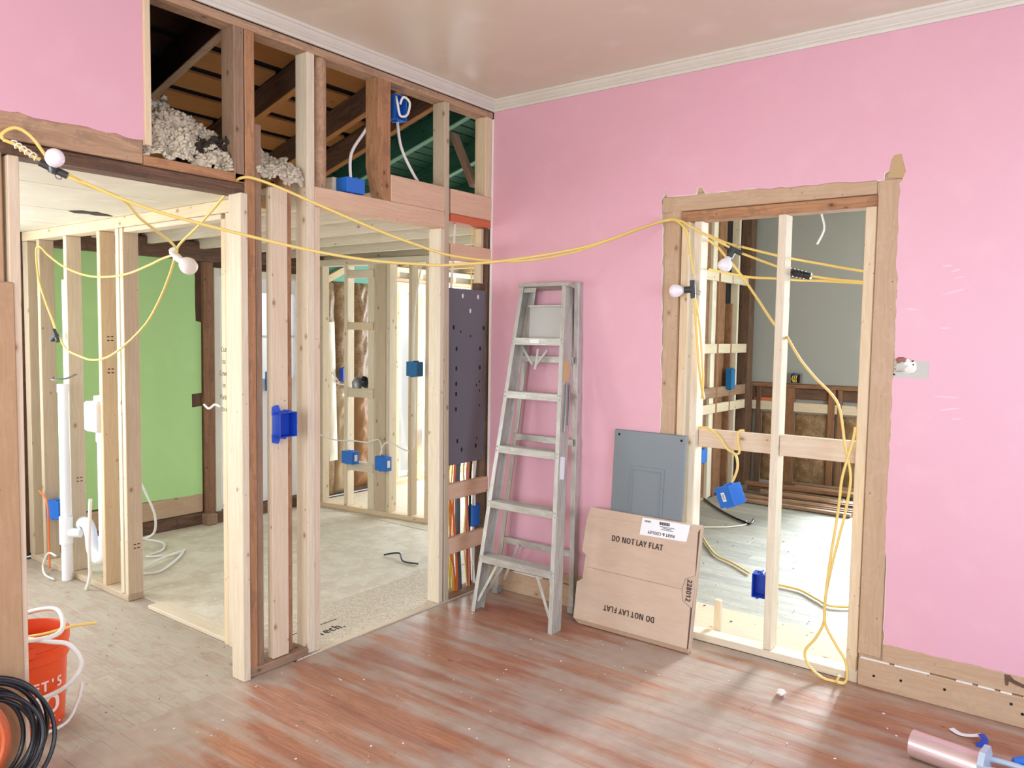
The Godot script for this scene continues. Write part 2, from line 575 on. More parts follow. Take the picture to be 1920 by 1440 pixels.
func camera_and_light() -> void:
	var cam := Camera3D.new()
	cam.name = "camera"
	cam.keep_aspect = Camera3D.KEEP_HEIGHT
	cam.fov = rad_to_deg(2.0 * atan(720.0 / 1459.04))
	cam.near = 0.05
	cam.far = 100.0
	add_child(cam)
	cam.position = Vector3(2.98774, 1.57122, 3.71426)
	cam.basis = Basis(Vector3.UP, deg_to_rad(37.1984)) * Basis(Vector3.RIGHT, deg_to_rad(-3.7376)) * Basis(Vector3.BACK, deg_to_rad(0.8568))
	cam.current = true
	var env := Environment.new()
	var sky := Sky.new()
	var sm := ProceduralSkyMaterial.new()
	sm.sky_top_color = Color(0.80, 0.88, 0.98)
	sm.sky_horizon_color = Color(0.95, 0.97, 1.0)
	sm.ground_bottom_color = Color(0.80, 0.80, 0.78)
	sm.ground_horizon_color = Color(0.92, 0.93, 0.93)
	sm.energy_multiplier = 2.3
	sky.sky_material = sm
	env.background_mode = Environment.BG_SKY
	env.sky = sky
	env.ambient_light_source = Environment.AMBIENT_SOURCE_DISABLED
	env.tonemap_mode = Environment.TONE_MAPPER_LINEAR
	env.tonemap_exposure = 0.58
	env.sdfgi_enabled = true
	env.ssao_enabled = true
	env.ssil_enabled = true
	var we := WorldEnvironment.new()
	we.name = "world_environment"
	we.environment = env
	add_child(we)
	# daylight through the windows: each a panel of the opening's size, just inside it
	var day := Color(0.93, 0.97, 1.0)
	area("window_light_back", Vector3(1.25, 1.6, 5.15), Vector3(0, -0.1, -1), 1.3, 1.5, 11.0, Color(0.95, 0.98, 1.0))
	area("window_light_back_right", Vector3(3.4, 1.6, 5.15), Vector3(0, -0.1, -1), 1.3, 1.5, 9.0, Color(0.95, 0.98, 1.0))
	area("window_light_side", Vector3(4.75, 1.45, 1.7), Vector3(-1, -0.25, 0), 1.3, 1.3, 13.0, Color(0.74, 0.85, 1.0))
	area("window_light_hall", Vector3(-1.4, 1.45, 3.55), Vector3(0.15, -0.1, -1), 1.6, 1.3, 5.0, day)
	area("window_light_hall_side", Vector3(-2.72, 1.4, 2.6), Vector3(1, -0.1, -0.3), 1.2, 1.2, 8.0, day)
	area("window_light_added_beyond", Vector3(1.85, 1.95, -7.9), Vector3(0, -0.22, 1), 1.2, 1.3, 320.0, Color(0.92, 0.97, 1.0))  # strong panel in the added further room, out of view, for the doorway patch
	area("window_light_back_room_side", Vector3(3.5, 1.55, -2.2), Vector3(-1, -0.25, 0), 1.4, 1.3, 14.0, day)
	area("window_light_kitchen", Vector3(-1.45, 1.35, -3.32), Vector3(0, -0.3, 1), 2.1, 1.6, 20.0, day)
	area("window_light_kitchen_side", Vector3(-2.66, 1.05, -2.55), Vector3(1, -0.2, 0), 1.2, 1.7, 6.0, day)

# ---------------------------------------------------------------- floors and ceilings
func floor_rows(parent: Node3D, called: String, mats: Array, x0: float, x1: float, z0: float, z1: float, w: float, lmin: float, lmax: float, top := 0.0) -> void:
	var z := z0
	var row := 0
	while z < z1 - 0.01:
		var ze := minf(z + w, z1)
		var x := x0
		var first := rng.randf_range(0.3, 1.0)
		while x < x1 - 0.01:
			var xe := minf(x + rng.randf_range(lmin, lmax) * first, x1)
			first = 1.0
			if x1 - xe < 0.35: xe = x1
			B(parent, called, pick(mats), x + 0.0003, xe - 0.0003, -0.02 + top, top + rng.randf_range(-0.0006, 0.0), z + 0.0003, ze - 0.0003, 0.0008)
			x = xe
		z = ze
		row += 1

func build_floors() -> void:
	var f := struct("floor", "worn reddish strip-wood floor of the pink room", "floor")
	B(f, "subfloor", M.dark, -0.02, 4.8, -0.14, -0.021, -0.11, 5.2)
	dust_light_uv = true
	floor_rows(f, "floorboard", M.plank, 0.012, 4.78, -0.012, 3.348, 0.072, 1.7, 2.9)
	# the boards by the camera's feet and behind it, joined
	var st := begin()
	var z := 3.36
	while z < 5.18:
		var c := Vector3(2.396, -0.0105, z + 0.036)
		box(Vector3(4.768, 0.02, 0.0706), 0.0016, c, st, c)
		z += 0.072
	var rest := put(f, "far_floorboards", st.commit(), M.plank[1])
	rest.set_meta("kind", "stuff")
	dust_light_uv = false
	# left: hall and kitchen floors
	var h := struct("floor_hall", "dusty grey-beige board floor of the hall beyond the left opening", "floor")
	B(h, "subfloor", M.dark, -2.85, -0.02, -0.14, -0.021, 1.42, 3.7)
	floor_rows(h, "floorboard", M.hall, -2.72, 0.012, 1.46, 3.0, 0.085, 1.2, 2.4, -0.001)
	B(h, "floor_edge", M.ply, -2.72, 0.0, -0.02, -0.002, 3.0, 3.6)
	var k := struct("floor_kitchen", "pale plywood subfloor behind the stud wall", "floor")
	B(k, "subfloor", M.dark, -2.85, -0.02, -0.14, -0.021, -3.5, 1.42)
	for s in [[-2.72, -1.52, 0.10, 1.455, 0], [-1.515, -0.49, 0.10, 1.455, 0], [-2.72, -1.60, -0.72, 0.095, 0], [-1.595, -0.40, -0.72, 0.095, 0], [-0.485, 0.005, 0.10, 1.44, 1], [-0.395, 0.0, -0.72, 0.095, 0], [-2.72, -1.3, -1.9, -0.725, 1], [-1.295, -0.02, -1.9, -0.725, 1], [-2.72, -1.4, -3.45, -1.905, 1], [-1.395, -0.02, -3.45, -1.905, 1]]:
		B(k, "plywood_sheet", M.ply_light if s[4] else M.ply, s[0], s[1], -0.02, 0.003 if s[4] else 0.0, s[2], s[3], 0.003)
	var words := text_mesh("Tech.", 0.055)
	var tx := put(k, "print", words, M.ink, Vector3(-0.17, 0.0034, 1.10), Basis(Vector3(0, 0, -1), Vector3(-1, 0, 0), Vector3(0, 1, 0)) , "black print on the plywood")
	tx.scale = Vector3(0.9, 1, 1)
	B(k, "printed_line", M.ink_brown, -0.27, -0.262, 0.003, 0.0036, 0.98, 1.27, 0.0002)
	# right room
	var b := struct("floor_back", "brightly lit whitish board floor of the room behind the doorway", "floor")
	B(b, "subfloor", M.dark, -0.1, 3.7, -0.14, -0.021, -4.6, -0.11)
	floor_rows(b, "floorboard", M.back, 0.0, 3.6, -4.5, -0.555, 0.125, 1.4, 3.0)
	B(b, "plywood_strip", M.wood_grey, 0.0, 3.6, -0.02, 0.004, -0.55, -0.11, 0.003, "pale plywood strip at the doorway")
	# ceilings
	var c := struct("ceiling", "glossy beige painted ceiling of the pink room", "ceiling")
	B(c, "ceiling_panel", M.ceiling, -0.1, 4.9, 2.95, 3.08, -0.11, 5.3)
	var c2 := struct("ceiling_hall", "low cream boarded ceiling of the hall with a torn joint", "ceiling")
	B(c2, "backing", M.black, -2.72, -0.03, 2.205, 2.215, 1.60, 3.6)
	for e in [[-0.705, -0.1], [-1.442, -0.711], [-2.08, -1.449], [-2.72, -2.086]]:
		B(c2, "ceiling_board", M.white_board, e[0], e[1], 2.188, 2.204, 1.545, 3.6, 0.002)
	var hole := PackedVector2Array([Vector2(-0.12, 0.0), Vector2(-0.08, 0.04), Vector2(-0.03, 0.055), Vector2(0.0, 0.085), Vector2(0.03, 0.06), Vector2(0.07, 0.07), Vector2(0.11, 0.0), Vector2(0.06, -0.05), Vector2(0.0, -0.02), Vector2(-0.05, -0.045)])
	put(c2, "torn_hole", plate(hole, 0.002), M.wool_dark, Vector3(-1.44, 2.1865, 1.70), Basis(Vector3(0, 0, 1), Vector3(1, 0, 0), Vector3(0, 1, 0)))
	var c3 := struct("ceiling_back", "white ceiling of the room behind the doorway", "ceiling")
	B(c3, "ceiling_panel", M.white_board, -0.1, 3.7, 2.9, 3.0, -4.6, -0.11)

# ---------------------------------------------------------------- left wall: the opened stud wall
func build_left_wall() -> void:
	var w := struct("wall_left", "opened left wall of old brown and new pale studs with a pink plaster panel", "wall")
	# plaster panel left of the attic opening, and the wall out of frame
	var edge := ragged([Vector3(-5.2, 2.293, 0), Vector3(-2.76, 2.293, 1), Vector3(-2.147, 2.293, 0), Vector3(-2.147, 2.95, 0), Vector3(-5.2, 2.95, 0)], 0.006, 0.035)
	put(w, "plaster_panel", plate(edge, 0.022), M.pink, Vector3.ZERO, Basis(Vector3(0, 0, -1), Vector3.UP, Vector3.RIGHT), "pink painted plaster panel")
	B(w, "plaster_wall", M.pink, -0.11, 0.0, 0, 2.29, 2.80, 5.2)
	B(w, "corner_strip", M.wood_warm, -0.02, 0.012, 2.275, 2.83, 2.122, 2.147, 0.002, "new pale wood strip on the plaster edge")
	B(w, "lath_board", M.old, -0.05, -0.008, 2.204, 2.31, 2.147, 2.80, 0.004, "tan stained board under the plaster")
	B(w, "backing_board", M.dark, -0.1, -0.024, 2.30, 2.95, 2.147, 5.2)
	B(w, "header", M.old_red, -0.10, -0.004, 2.2, 2.238, 1.70, 2.147, 0.003, "reddish old header")
	B(w, "header", M.dark, -0.115, -0.014, 2.153, 2.199, 1.70, 2.66, 0.004, "dark old header over the opening")
	B(w, "post", M.jamb, -0.10, -0.012, 0, 2.16, 2.634, 2.80, 0.005, "tan old jamb post at the left edge")
	B(w, "jamb_board", M.jamb, -0.02, 0.006, 0, 1.72, 2.612, 2.78, 0.005, "tan board with broken edge")
	bar(w, "stud", M.blush, Vector3(-0.045, 0, 2.616), Vector3(-0.045, 2.15, 2.604), 0.09, 0.036, Vector3.RIGHT, 0.003, "pink-beige new jamb stud")
	# top plate
	B(w, "top_plate", M.old, -0.10, -0.002, 2.852, 2.889, 0.0, 2.15, 0.004, "old brown top plate")
	B(w, "upper_wall", M.black, -0.10, -0.02, 2.89, 3.3, -0.1, 3.6)
	# old studs by the attic opening
	B(w, "stud", M.grey, -0.10, -0.004, 2.2, 2.853, 1.703, 1.752, 0.004, "old greyish brown stud of the attic opening")
	B(w, "stud", M.old_red, -0.095, -0.002, 0.0, 2.853, 1.652, 1.700, 0.004, "old reddish brown full height stud")
	B(w, "stud", M.grey, -0.10, -0.012, 0.03, 2.47, 1.612, 1.650, 0.005, "old grey-brown rough stud")
	B(w, "stud", M.wood_pale, -0.075, 0.016, 0.0, 2.155, 1.703, 1.739, 0.003, "bright new stud at the opening")
	# flat new stud standing on the sill
	B(w, "stud", M.blush, -0.05, -0.010, 0.042, 2.21, 1.478, 1.567, 0.003, "flat new stud carrying the blue box")
	B(w, "stud", M.old_red, -0.12, -0.03, 0.042, 2.3, 1.440, 1.474, 0.005)
	B(w, "sill", M.grey, -0.12, 0.004, 0.0, 0.040, 1.375, 1.700, 0.005, "grey dusty old sill")
	B(w, "stud", M.wood, -0.089, -0.002, 0.008, 2.852, 1.330, 1.374, 0.003, "tall new stud up to the top plate")
	B(w, "jack_stud", M.blush, -0.089, -0.003, 0.006, 2.153, 1.298, 1.329, 0.003)
	put(w, "stud", lathe([Vector2(0.0, 0), Vector2(0.040, 0), Vector2(0.040, 0.69), Vector2(0.0, 0.69)], 14), M.old, Vector3(-0.05, 2.16, 1.275), Basis.IDENTITY, "old round pole stud")
	B(w, "stud_block", M.dark, -0.10, -0.05, 2.16, 2.36, 1.29, 1.325, 0.01)
	# old stud with a split lower end
	var split := PackedVector2Array([Vector2(-0.888, 2.853), Vector2(-0.888, 2.42), Vector2(-0.872, 2.35), Vector2(-0.845, 2.247), Vector2(-0.800, 2.247), Vector2(-0.800, 2.853)])
	put(w, "stud", plate(split, 0.09, true), M.old_red, Vector3(-0.004, 0, 0.043), Basis(Vector3(0, 0, -1), Vector3.UP, Vector3.RIGHT), "old brown stud with a split lower end")
	# headers of new pinkish lumber
	B(w, "header", M.pinkwood, -0.089, -0.001, 2.154, 2.246, 0.425, 1.330, 0.003, "pinkish new header")
	B(w, "header", M.pinkwood, -0.089, -0.002, 2.247, 2.384, 0.426, 0.838, 0.003, "wide pinkish new header above")
	B(w, "header", M.pinkwood, -0.089, -0.002, 2.247, 2.384, 0.0, 0.372, 0.003)
	B(w, "header", M.redboard, -0.089, -0.006, 2.203, 2.246, 0.0, 0.366, 0.003, "reddish board under the header")
	# right studs
	bar(w, "stud", M.wood_grey, Vector3(-0.046, 0, 0.382), Vector3(-0.046, 2.853, 0.414), 0.092, 0.040, Vector3.RIGHT, 0.003, "full height new stud beside the panel")
	bar(w, "jack_stud", M.wood, Vector3(-0.045, 0.004, 0.432), Vector3(-0.045, 2.153, 0.442), 0.089, 0.036, Vector3.RIGHT, 0.003)
	B(w, "stud", M.wood_warm, -0.089, -0.004, 2.384, 2.853, 0.008, 0.066, 0.003, "short new stud in the corner")
	B(w, "stud", M.dark, -0.11, -0.02, 0.0, 2.2, -0.03, 0.022, 0.004, "old brown corner stud")
	B(w, "stud", M.wood_warm, -0.10, -0.045, 1.84, 2.2, 0.024, 0.052, 0.003)
	for b in [[1.985, 2.078], [0.592, 0.686], [0.270, 0.364]]:
		B(w, "block", M.pinkwood, -0.04, -0.002, b[0], b[1], 0.0, 0.368, 0.003)
	B(w, "block", M.dark, -0.10, -0.04, 1.76, 1.87, 0.0, 0.07, 0.006)
	B(w, "sill", M.grey, -0.10, 0.0, -0.005, 0.02, 0.0, 0.368, 0.004)
	B(w, "threshold", M.wood_pale, -0.03, 0.006, -0.004, 0.006, 0.46, 1.296, 0.002, "pale threshold strip along the plywood")
	# wall behind the corner, closing the kitchen off from the back room's first metres
	B(w, "plaster_edge", M.plaster_white, -0.012, 0.004, 0.2, 2.85, -0.004, 0.006, 0.002)

# ---------------------------------------------------------------- right wall with the stripped doorway
func build_right_wall() -> void:
	var w := struct("wall_right", "pink plaster right wall with a stripped doorway showing tan wood scars", "wall")
	# underlying boards
	B(w, "backing_board", M.tan, 0.0, 1.232, 0.0, 2.95, -0.11, -0.010)
	B(w, "backing_board", M.tan, 2.168, 4.8, 0.0, 2.95, -0.11, -0.010)
	B(w, "backing_board", M.tan, 1.232, 2.168, 2.29, 2.95, -0.11, -0.010)
	# plaster skin with ragged edges round the doorway
	var left := ragged([Vector3(0.004, 0.165, 1), Vector3(0.69, 0.195, 1), Vector3(1.145, 0.20, 1), Vector3(1.148, 1.3, 1), Vector3(1.128, 2.24, 0), Vector3(1.118, 2.265, 0), Vector3(1.14, 2.30, 0), Vector3(1.142, 2.36, 0), Vector3(1.150, 2.30, 0), Vector3(1.160, 2.285, 1), Vector3(1.312, 2.284, 0), Vector3(1.318, 2.315, 0), Vector3(1.345, 2.318, 0), Vector3(1.362, 2.284, 1), Vector3(2.185, 2.262, 0), Vector3(2.186, 2.29, 0), Vector3(2.206, 2.30, 0), Vector3(2.214, 2.345, 0), Vector3(2.225, 2.365, 0), Vector3(2.252, 2.366, 0), Vector3(2.272, 2.29, 0), Vector3(2.262, 2.255, 0), Vector3(2.248, 2.24, 1), Vector3(2.262, 1.6, 1), Vector3(2.258, 0.9, 1), Vector3(2.272, 0.21, 1), Vector3(4.8, 0.205, 0), Vector3(4.8, 2.95, 0), Vector3(0.004, 2.95, 0)], 0.0055, 0.04)
	put(w, "plaster_panel", plate(left, 0.003), M.pink, Vector3.ZERO, Basis.IDENTITY, "pink painted plaster with ragged edges")
	var core := Geometry2D.offset_polygon(left, 0.0028)
	if core.size(): put(w, "plaster_core", plate(core[0], 0.009), M.plaster_white, Vector3(0, 0, -0.002), Basis.IDENTITY, "white plaster showing at the broken edges")
	for k in 9:
		var sc := PackedVector2Array()
		var wd := rng.randf_range(0.015, 0.05)
		for q in 8:
			var a := TAU * q / 8.0
			sc.append(Vector2(cos(a) * wd, sin(a) * rng.randf_range(0.002, 0.006)))
		put(w, "scuff", plate(sc, 0.0006), M.scuff, Vector3(rng.randf_range(2.32, 2.62), [1.88, 1.86, 1.83, 1.77, 1.70, 1.62, 1.33, 1.28, 1.24][k], 0.0007), Basis(Vector3.BACK, rng.randf_range(-0.2, 0.3)))
	var horn := PackedVector2Array([Vector2(2.20, 2.27), Vector2(2.208, 2.30), Vector2(2.215, 2.345), Vector2(2.226, 2.364), Vector2(2.251, 2.365), Vector2(2.271, 2.29), Vector2(2.26, 2.262)])
	put(w, "trim_scar", plate(horn, 0.005), M.trowel, Vector3(0, 0, 0.001), Basis.IDENTITY, "tan pointed scar above the door trim")
	# trim boards left of the stripped casing
	B(w, "door_trim", M.tan, 1.15, 1.229, 0.0, 2.215, -0.009, -0.003, 0.002)
	B(w, "door_trim", M.tan, 1.185, 2.160, 2.205, 2.283, -0.03, -0.002, 0.003)
	B(w, "door_trim", M.tan, 2.166, 2.262, 0.142, 2.262, -0.012, -0.001, 0.003)
	B(w, "jamb_stud", M.old_red, 1.233, 1.272, 0.0, 2.155, -0.11, -0.012, 0.003, "reddish old jamb stud")
	B(w, "header", M.old_red, 1.233, 2.166, 2.152, 2.203, -0.11, -0.012, 0.003, "reddish old door header")
	B(w, "corner_block", M.tan, 1.13, 1.19, 2.20, 2.282, -0.012, 0.004, 0.006)
	# new framing inside the opening
	B(w, "stud", M.wood_warm, 1.240, 1.279, 0.04, 2.15, -0.10, -0.004, 0.003)
	B(w, "stud", M.wood, 1.303, 1.341, 0.04, 2.15, -0.105, -0.016, 0.003)
	B(w, "stud", M.wood, 1.727, 1.765, 0.04, 2.152, -0.108, -0.018, 0.003)
	B(w, "stud", M.wood_warm, 2.116, 2.162, 0.0, 2.152, -0.10, -0.006, 0.003)
	B(w, "block", M.blush, 1.343, 1.725, 1.002, 1.094, -0.095, -0.050, 0.003)
	B(w, "block", M.blush, 1.767, 2.114, 1.002, 1.102, -0.075, -0.030, 0.003)
	B(w, "bottom_plate", M.wood, 1.28, 2.116, 0.0, 0.038, -0.105, -0.014, 0.003)
	B(w, "plate_end", M.wood_pale, 2.130, 2.168, 0.0, 0.052, -0.05, -0.002, 0.003)
	# baseboard scars
	var b := struct("baseboard_right", "two stripped tan baseboard boards along the foot of the pink wall", "baseboard")
	B(b, "board", M.tan, 2.172, 4.8, 0.0, 0.128, -0.012, 0.010, 0.004)
	B(b, "board", M.tan, 2.268, 4.8, 0.131, 0.212, -0.012, 0.002, 0.004)
	B(b, "board", M.tan, 0.004, 1.235, 0.0, 0.128, -0.012, 0.008, 0.004)
	B(b, "board", M.tan, 0.004, 1.15, 0.131, 0.20, -0.012, 0.0, 0.004)
	for s in [[0.20, 0.42, 1], [0.62, 0.70, 0], [0.75, 1.1, 1], [2.18, 2.30, 1], [2.32, 2.46, 1], [2.56, 2.62, 0], [2.64, 2.70, 0], [2.72, 2.76, 0], [2.8, 3.0, 1]]:
		B(b, "paint_crust", M.plaster_white, s[0], s[1], 0.1265, 0.1325, -0.004, 0.0105, 0.001)
	for s in [[2.86, 0.075], [2.80, 0.06], [2.76, 0.09], [2.52, 0.08], [2.35, 0.07], [2.24, 0.06]]:
		put(b, "nail_hole", lathe([Vector2(0, 0.001), Vector2(0.006, 0.001), Vector2(0.006, -0.002)], 8), M.black, Vector3(s[0], s[1], 0.0105), Basis(Vector3.RIGHT, PI / 2))
	var stain := PackedVector2Array([Vector2(2.73, 0.205), Vector2(2.75, 0.206), Vector2(2.765, 0.19), Vector2(2.80, 0.18), Vector2(2.86, 0.186), Vector2(2.86, 0.172), Vector2(2.80, 0.165), Vector2(2.765, 0.172), Vector2(2.748, 0.18), Vector2(2.745, 0.16), Vector2(2.735, 0.16)])
	put(b, "stain", plate(stain, 0.001), M.dark, Vector3(0, 0, 0.0032))
	# old outlet scar
	var patch := PackedVector2Array([Vector2(2.262, 1.405), Vector2(2.398, 1.402), Vector2(2.397, 1.476), Vector2(2.30, 1.482), Vector2(2.262, 1.478)])
	put(w, "plaster_patch", plate(patch, 0.001), M.patch, Vector3(0, 0, 0.0012), Basis.IDENTITY, "grey plaster patch")
	put(w, "plaster_lump", blob(Vector3(0.036, 0.030, 0.007), 5, 0.3), M.plaster_white, Vector3(2.318, 1.452, 0.001))
	put(w, "plaster_lump", blob(Vector3(0.026, 0.022, 0.006), 6, 0.5), M.patch, Vector3(2.292, 1.452, 0.004))
	put(w, "plaster_lump", blob(Vector3(0.022, 0.014, 0.006), 7, 0.5), M.brick, Vector3(2.288, 1.478, 0.003))
	for q in [[2.335, 1.477], [2.338, 1.462], [2.264, 1.416]]:
		B(w, "screw_hole", M.black, q[0] - 0.003, q[0] + 0.003, q[1] - 0.003, q[1] + 0.003, 0.0, 0.0075, 0.001)
	# crown moulding
	var prof := PackedVector2Array([Vector2(0, 2.89), Vector2(0.012, 2.889), Vector2(0.015, 2.899), Vector2(0.013, 2.905), Vector2(0.021, 2.908), Vector2(0.022, 2.914), Vector2(0.019, 2.917), Vector2(0.030, 2.926), Vector2(0.039, 2.937), Vector2(0.046, 2.938), Vector2(0.048, 2.951), Vector2(0, 2.951)])
	var cr := struct("trim_1", "cream crown moulding along the top of the right wall", "moulding")
	put(cr, "crown", plate(prof, 4.8), M.cream, Vector3(0, 0, 0), Basis(Vector3(0, 0, 1), Vector3.UP, Vector3(-1, 0, 0)))
	var cl := struct("trim_2", "cream crown moulding above the opened left wall", "moulding")
	put(cl, "crown", plate(prof, 5.2), M.cream, Vector3(0, 0, 5.2), Basis.IDENTITY)

# ---------------------------------------------------------------- the rest of the pink room, behind the camera
func wall_with_openings(w: Node3D, m: Material, along: int, from: float, to: float, at0: float, at1: float, top: float, openings: Array) -> void:
	# along 0: runs in x between z at0 and at1; along 2: runs in z between x at0 and at1
	var add := func(a: float, b: float, y0: float, y1: float) -> void:
		if b - a < 0.005 or y1 - y0 < 0.005: return
		if along == 0: B(w, "wall_panel", m, a, b, y0, y1, at0, at1, 0.001)
		else: B(w, "wall_panel", m, at0, at1, y0, y1, a, b, 0.001)
	var p := from
	for o in openings:
		add.call(p, o[0], 0.0, top)
		add.call(o[0], o[1], 0.0, o[2])
		add.call(o[0], o[1], o[3], top)
		p = o[1]
	add.call(p, to, 0.0, top)

func window(n: int, label: String, along: int, o: Array, at0: float, at1: float, m: Material, bars := 1) -> void:
	var w := struct("window_%d" % n, label, "window")
	var mid := (at0 + at1) * 0.5
	var add := func(called: String, mt: Material, a: float, b: float, y0: float, y1: float, half: float) -> void:
		if along == 0: B(w, called, mt, a, b, y0, y1, mid - half, mid + half, 0.003)
		else: B(w, called, mt, mid - half, mid + half, y0, y1, a, b, 0.003)
	add.call("frame", m, o[0], o[0] + 0.045, o[2], o[3], 0.035)
	add.call("frame", m, o[1] - 0.045, o[1], o[2], o[3], 0.035)
	add.call("frame", m, o[0] + 0.045, o[1] - 0.045, o[2], o[2] + 0.045, 0.035)
	add.call("frame", m, o[0] + 0.045, o[1] - 0.045, o[3] - 0.045, o[3], 0.035)
	for k in bars:
		var y: float = lerpf(o[2], o[3], float(k + 1) / (bars + 1))
		add.call("sash_bar", m, o[0] + 0.045, o[1] - 0.045, y - 0.018, y + 0.018, 0.02)
	add.call("pane", M.glass, o[0] + 0.04, o[1] - 0.04, o[2] + 0.04, o[3] - 0.04, 0.002)

func build_shell() -> void:
	var a := struct("wall_back", "cream back wall behind the viewer with two windows", "wall")
	var o1 := [0.6, 1.9, 0.8, 2.4]
	var o2 := [2.75, 4.05, 0.8, 2.4]
	wall_with_openings(a, M.cream, 0, -0.1, 4.9, 5.2, 5.32, 2.95, [o1, o2])
	window(1, "left window behind the viewer", 0, o1, 5.2, 5.32, M.white)
	window(2, "right window behind the viewer", 0, o2, 5.2, 5.32, M.white)
	var s := struct("wall_side", "cream side wall to the right of the viewer", "wall")
	var o3 := [1.05, 2.35, 0.75, 2.35]
	wall_with_openings(s, M.cream, 2, -0.11, 5.3, 4.8, 4.92, 2.95, [o3])
	window(3, "side window right of the viewer", 2, o3, 4.8, 4.92, M.white)

# ---------------------------------------------------------------- hall partition, hall, kitchen, lean-to
func build_partition() -> void:
	var w := struct("wall_partition", "new stud partition with double top plate between hall and kitchen", "wall")
	var zf := 1.548
	var zb := 1.459
	for s in [[-2.735, -2.664, "wood_grey"], [-2.521, -2.481, "wood_grey"], [-2.136, -2.096, "wood"], [-1.703, -1.664, "wood_warm"], [-1.482, -1.443, "wood"], [-1.433, -1.395, "wood_pale"]]:
		B(w, "stud", M[s[2]], s[0], s[1], 0.036, 2.126, zb, zf, 0.003)
	B(w, "bottom_plate", M.wood_grey, -2.72, -1.395, 0.0, 0.036, zb, zf + 0.002, 0.003)
	B(w, "bottom_plate", M.wood_pale, -1.20, -0.36, 0.0, 0.022, zb - 0.03, zf - 0.01, 0.003, "pale board across the opening")
	B(w, "top_plate", M.wood_warm, -2.73, -0.13, 2.127, 2.187, zb, zf + 0.004, 0.003)
	B(w, "top_plate", M.wood_pale, -1.39, -0.44, 2.10, 2.126, zb + 0.01, zf - 0.004, 0.003)
	# jambs by the old post
	B(w, "stud", M.wood_warm, -0.437, -0.398, 0.0, 2.10, zb, zf, 0.003)
	B(w, "stud", M.wood_pale, -0.396, -0.358, 0.0, 2.126, zb, zf + 0.002, 0.003)
	var lines := ["Cut", "to", "Cover", "in", "Patio", "to a"]
	for i in lines.size():
		var t := text_mesh(lines[i], 0.022, false)
		put(w, "pencil_note", t, M.ink_brown, Vector3(-0.418, 1.47 - i * 0.058, zf + 0.0004))
	# faded grade stamps on the side faces, too worn to read
	for q in [[-1.6635, 1.49], [-1.6635, 1.30], [-2.0955, 0.60], [-1.3945, 0.30]]:
		for k in 4:
			B(w, "grade_stamp", M.ink_brown, q[0] - 0.0002, q[0] + 0.0005, q[1] + (k / 2) * 0.022, q[1] + (k / 2) * 0.022 + 0.006, 1.515 - (k % 2) * 0.022 - 0.014, 1.515 - (k % 2) * 0.022, 0.0001)

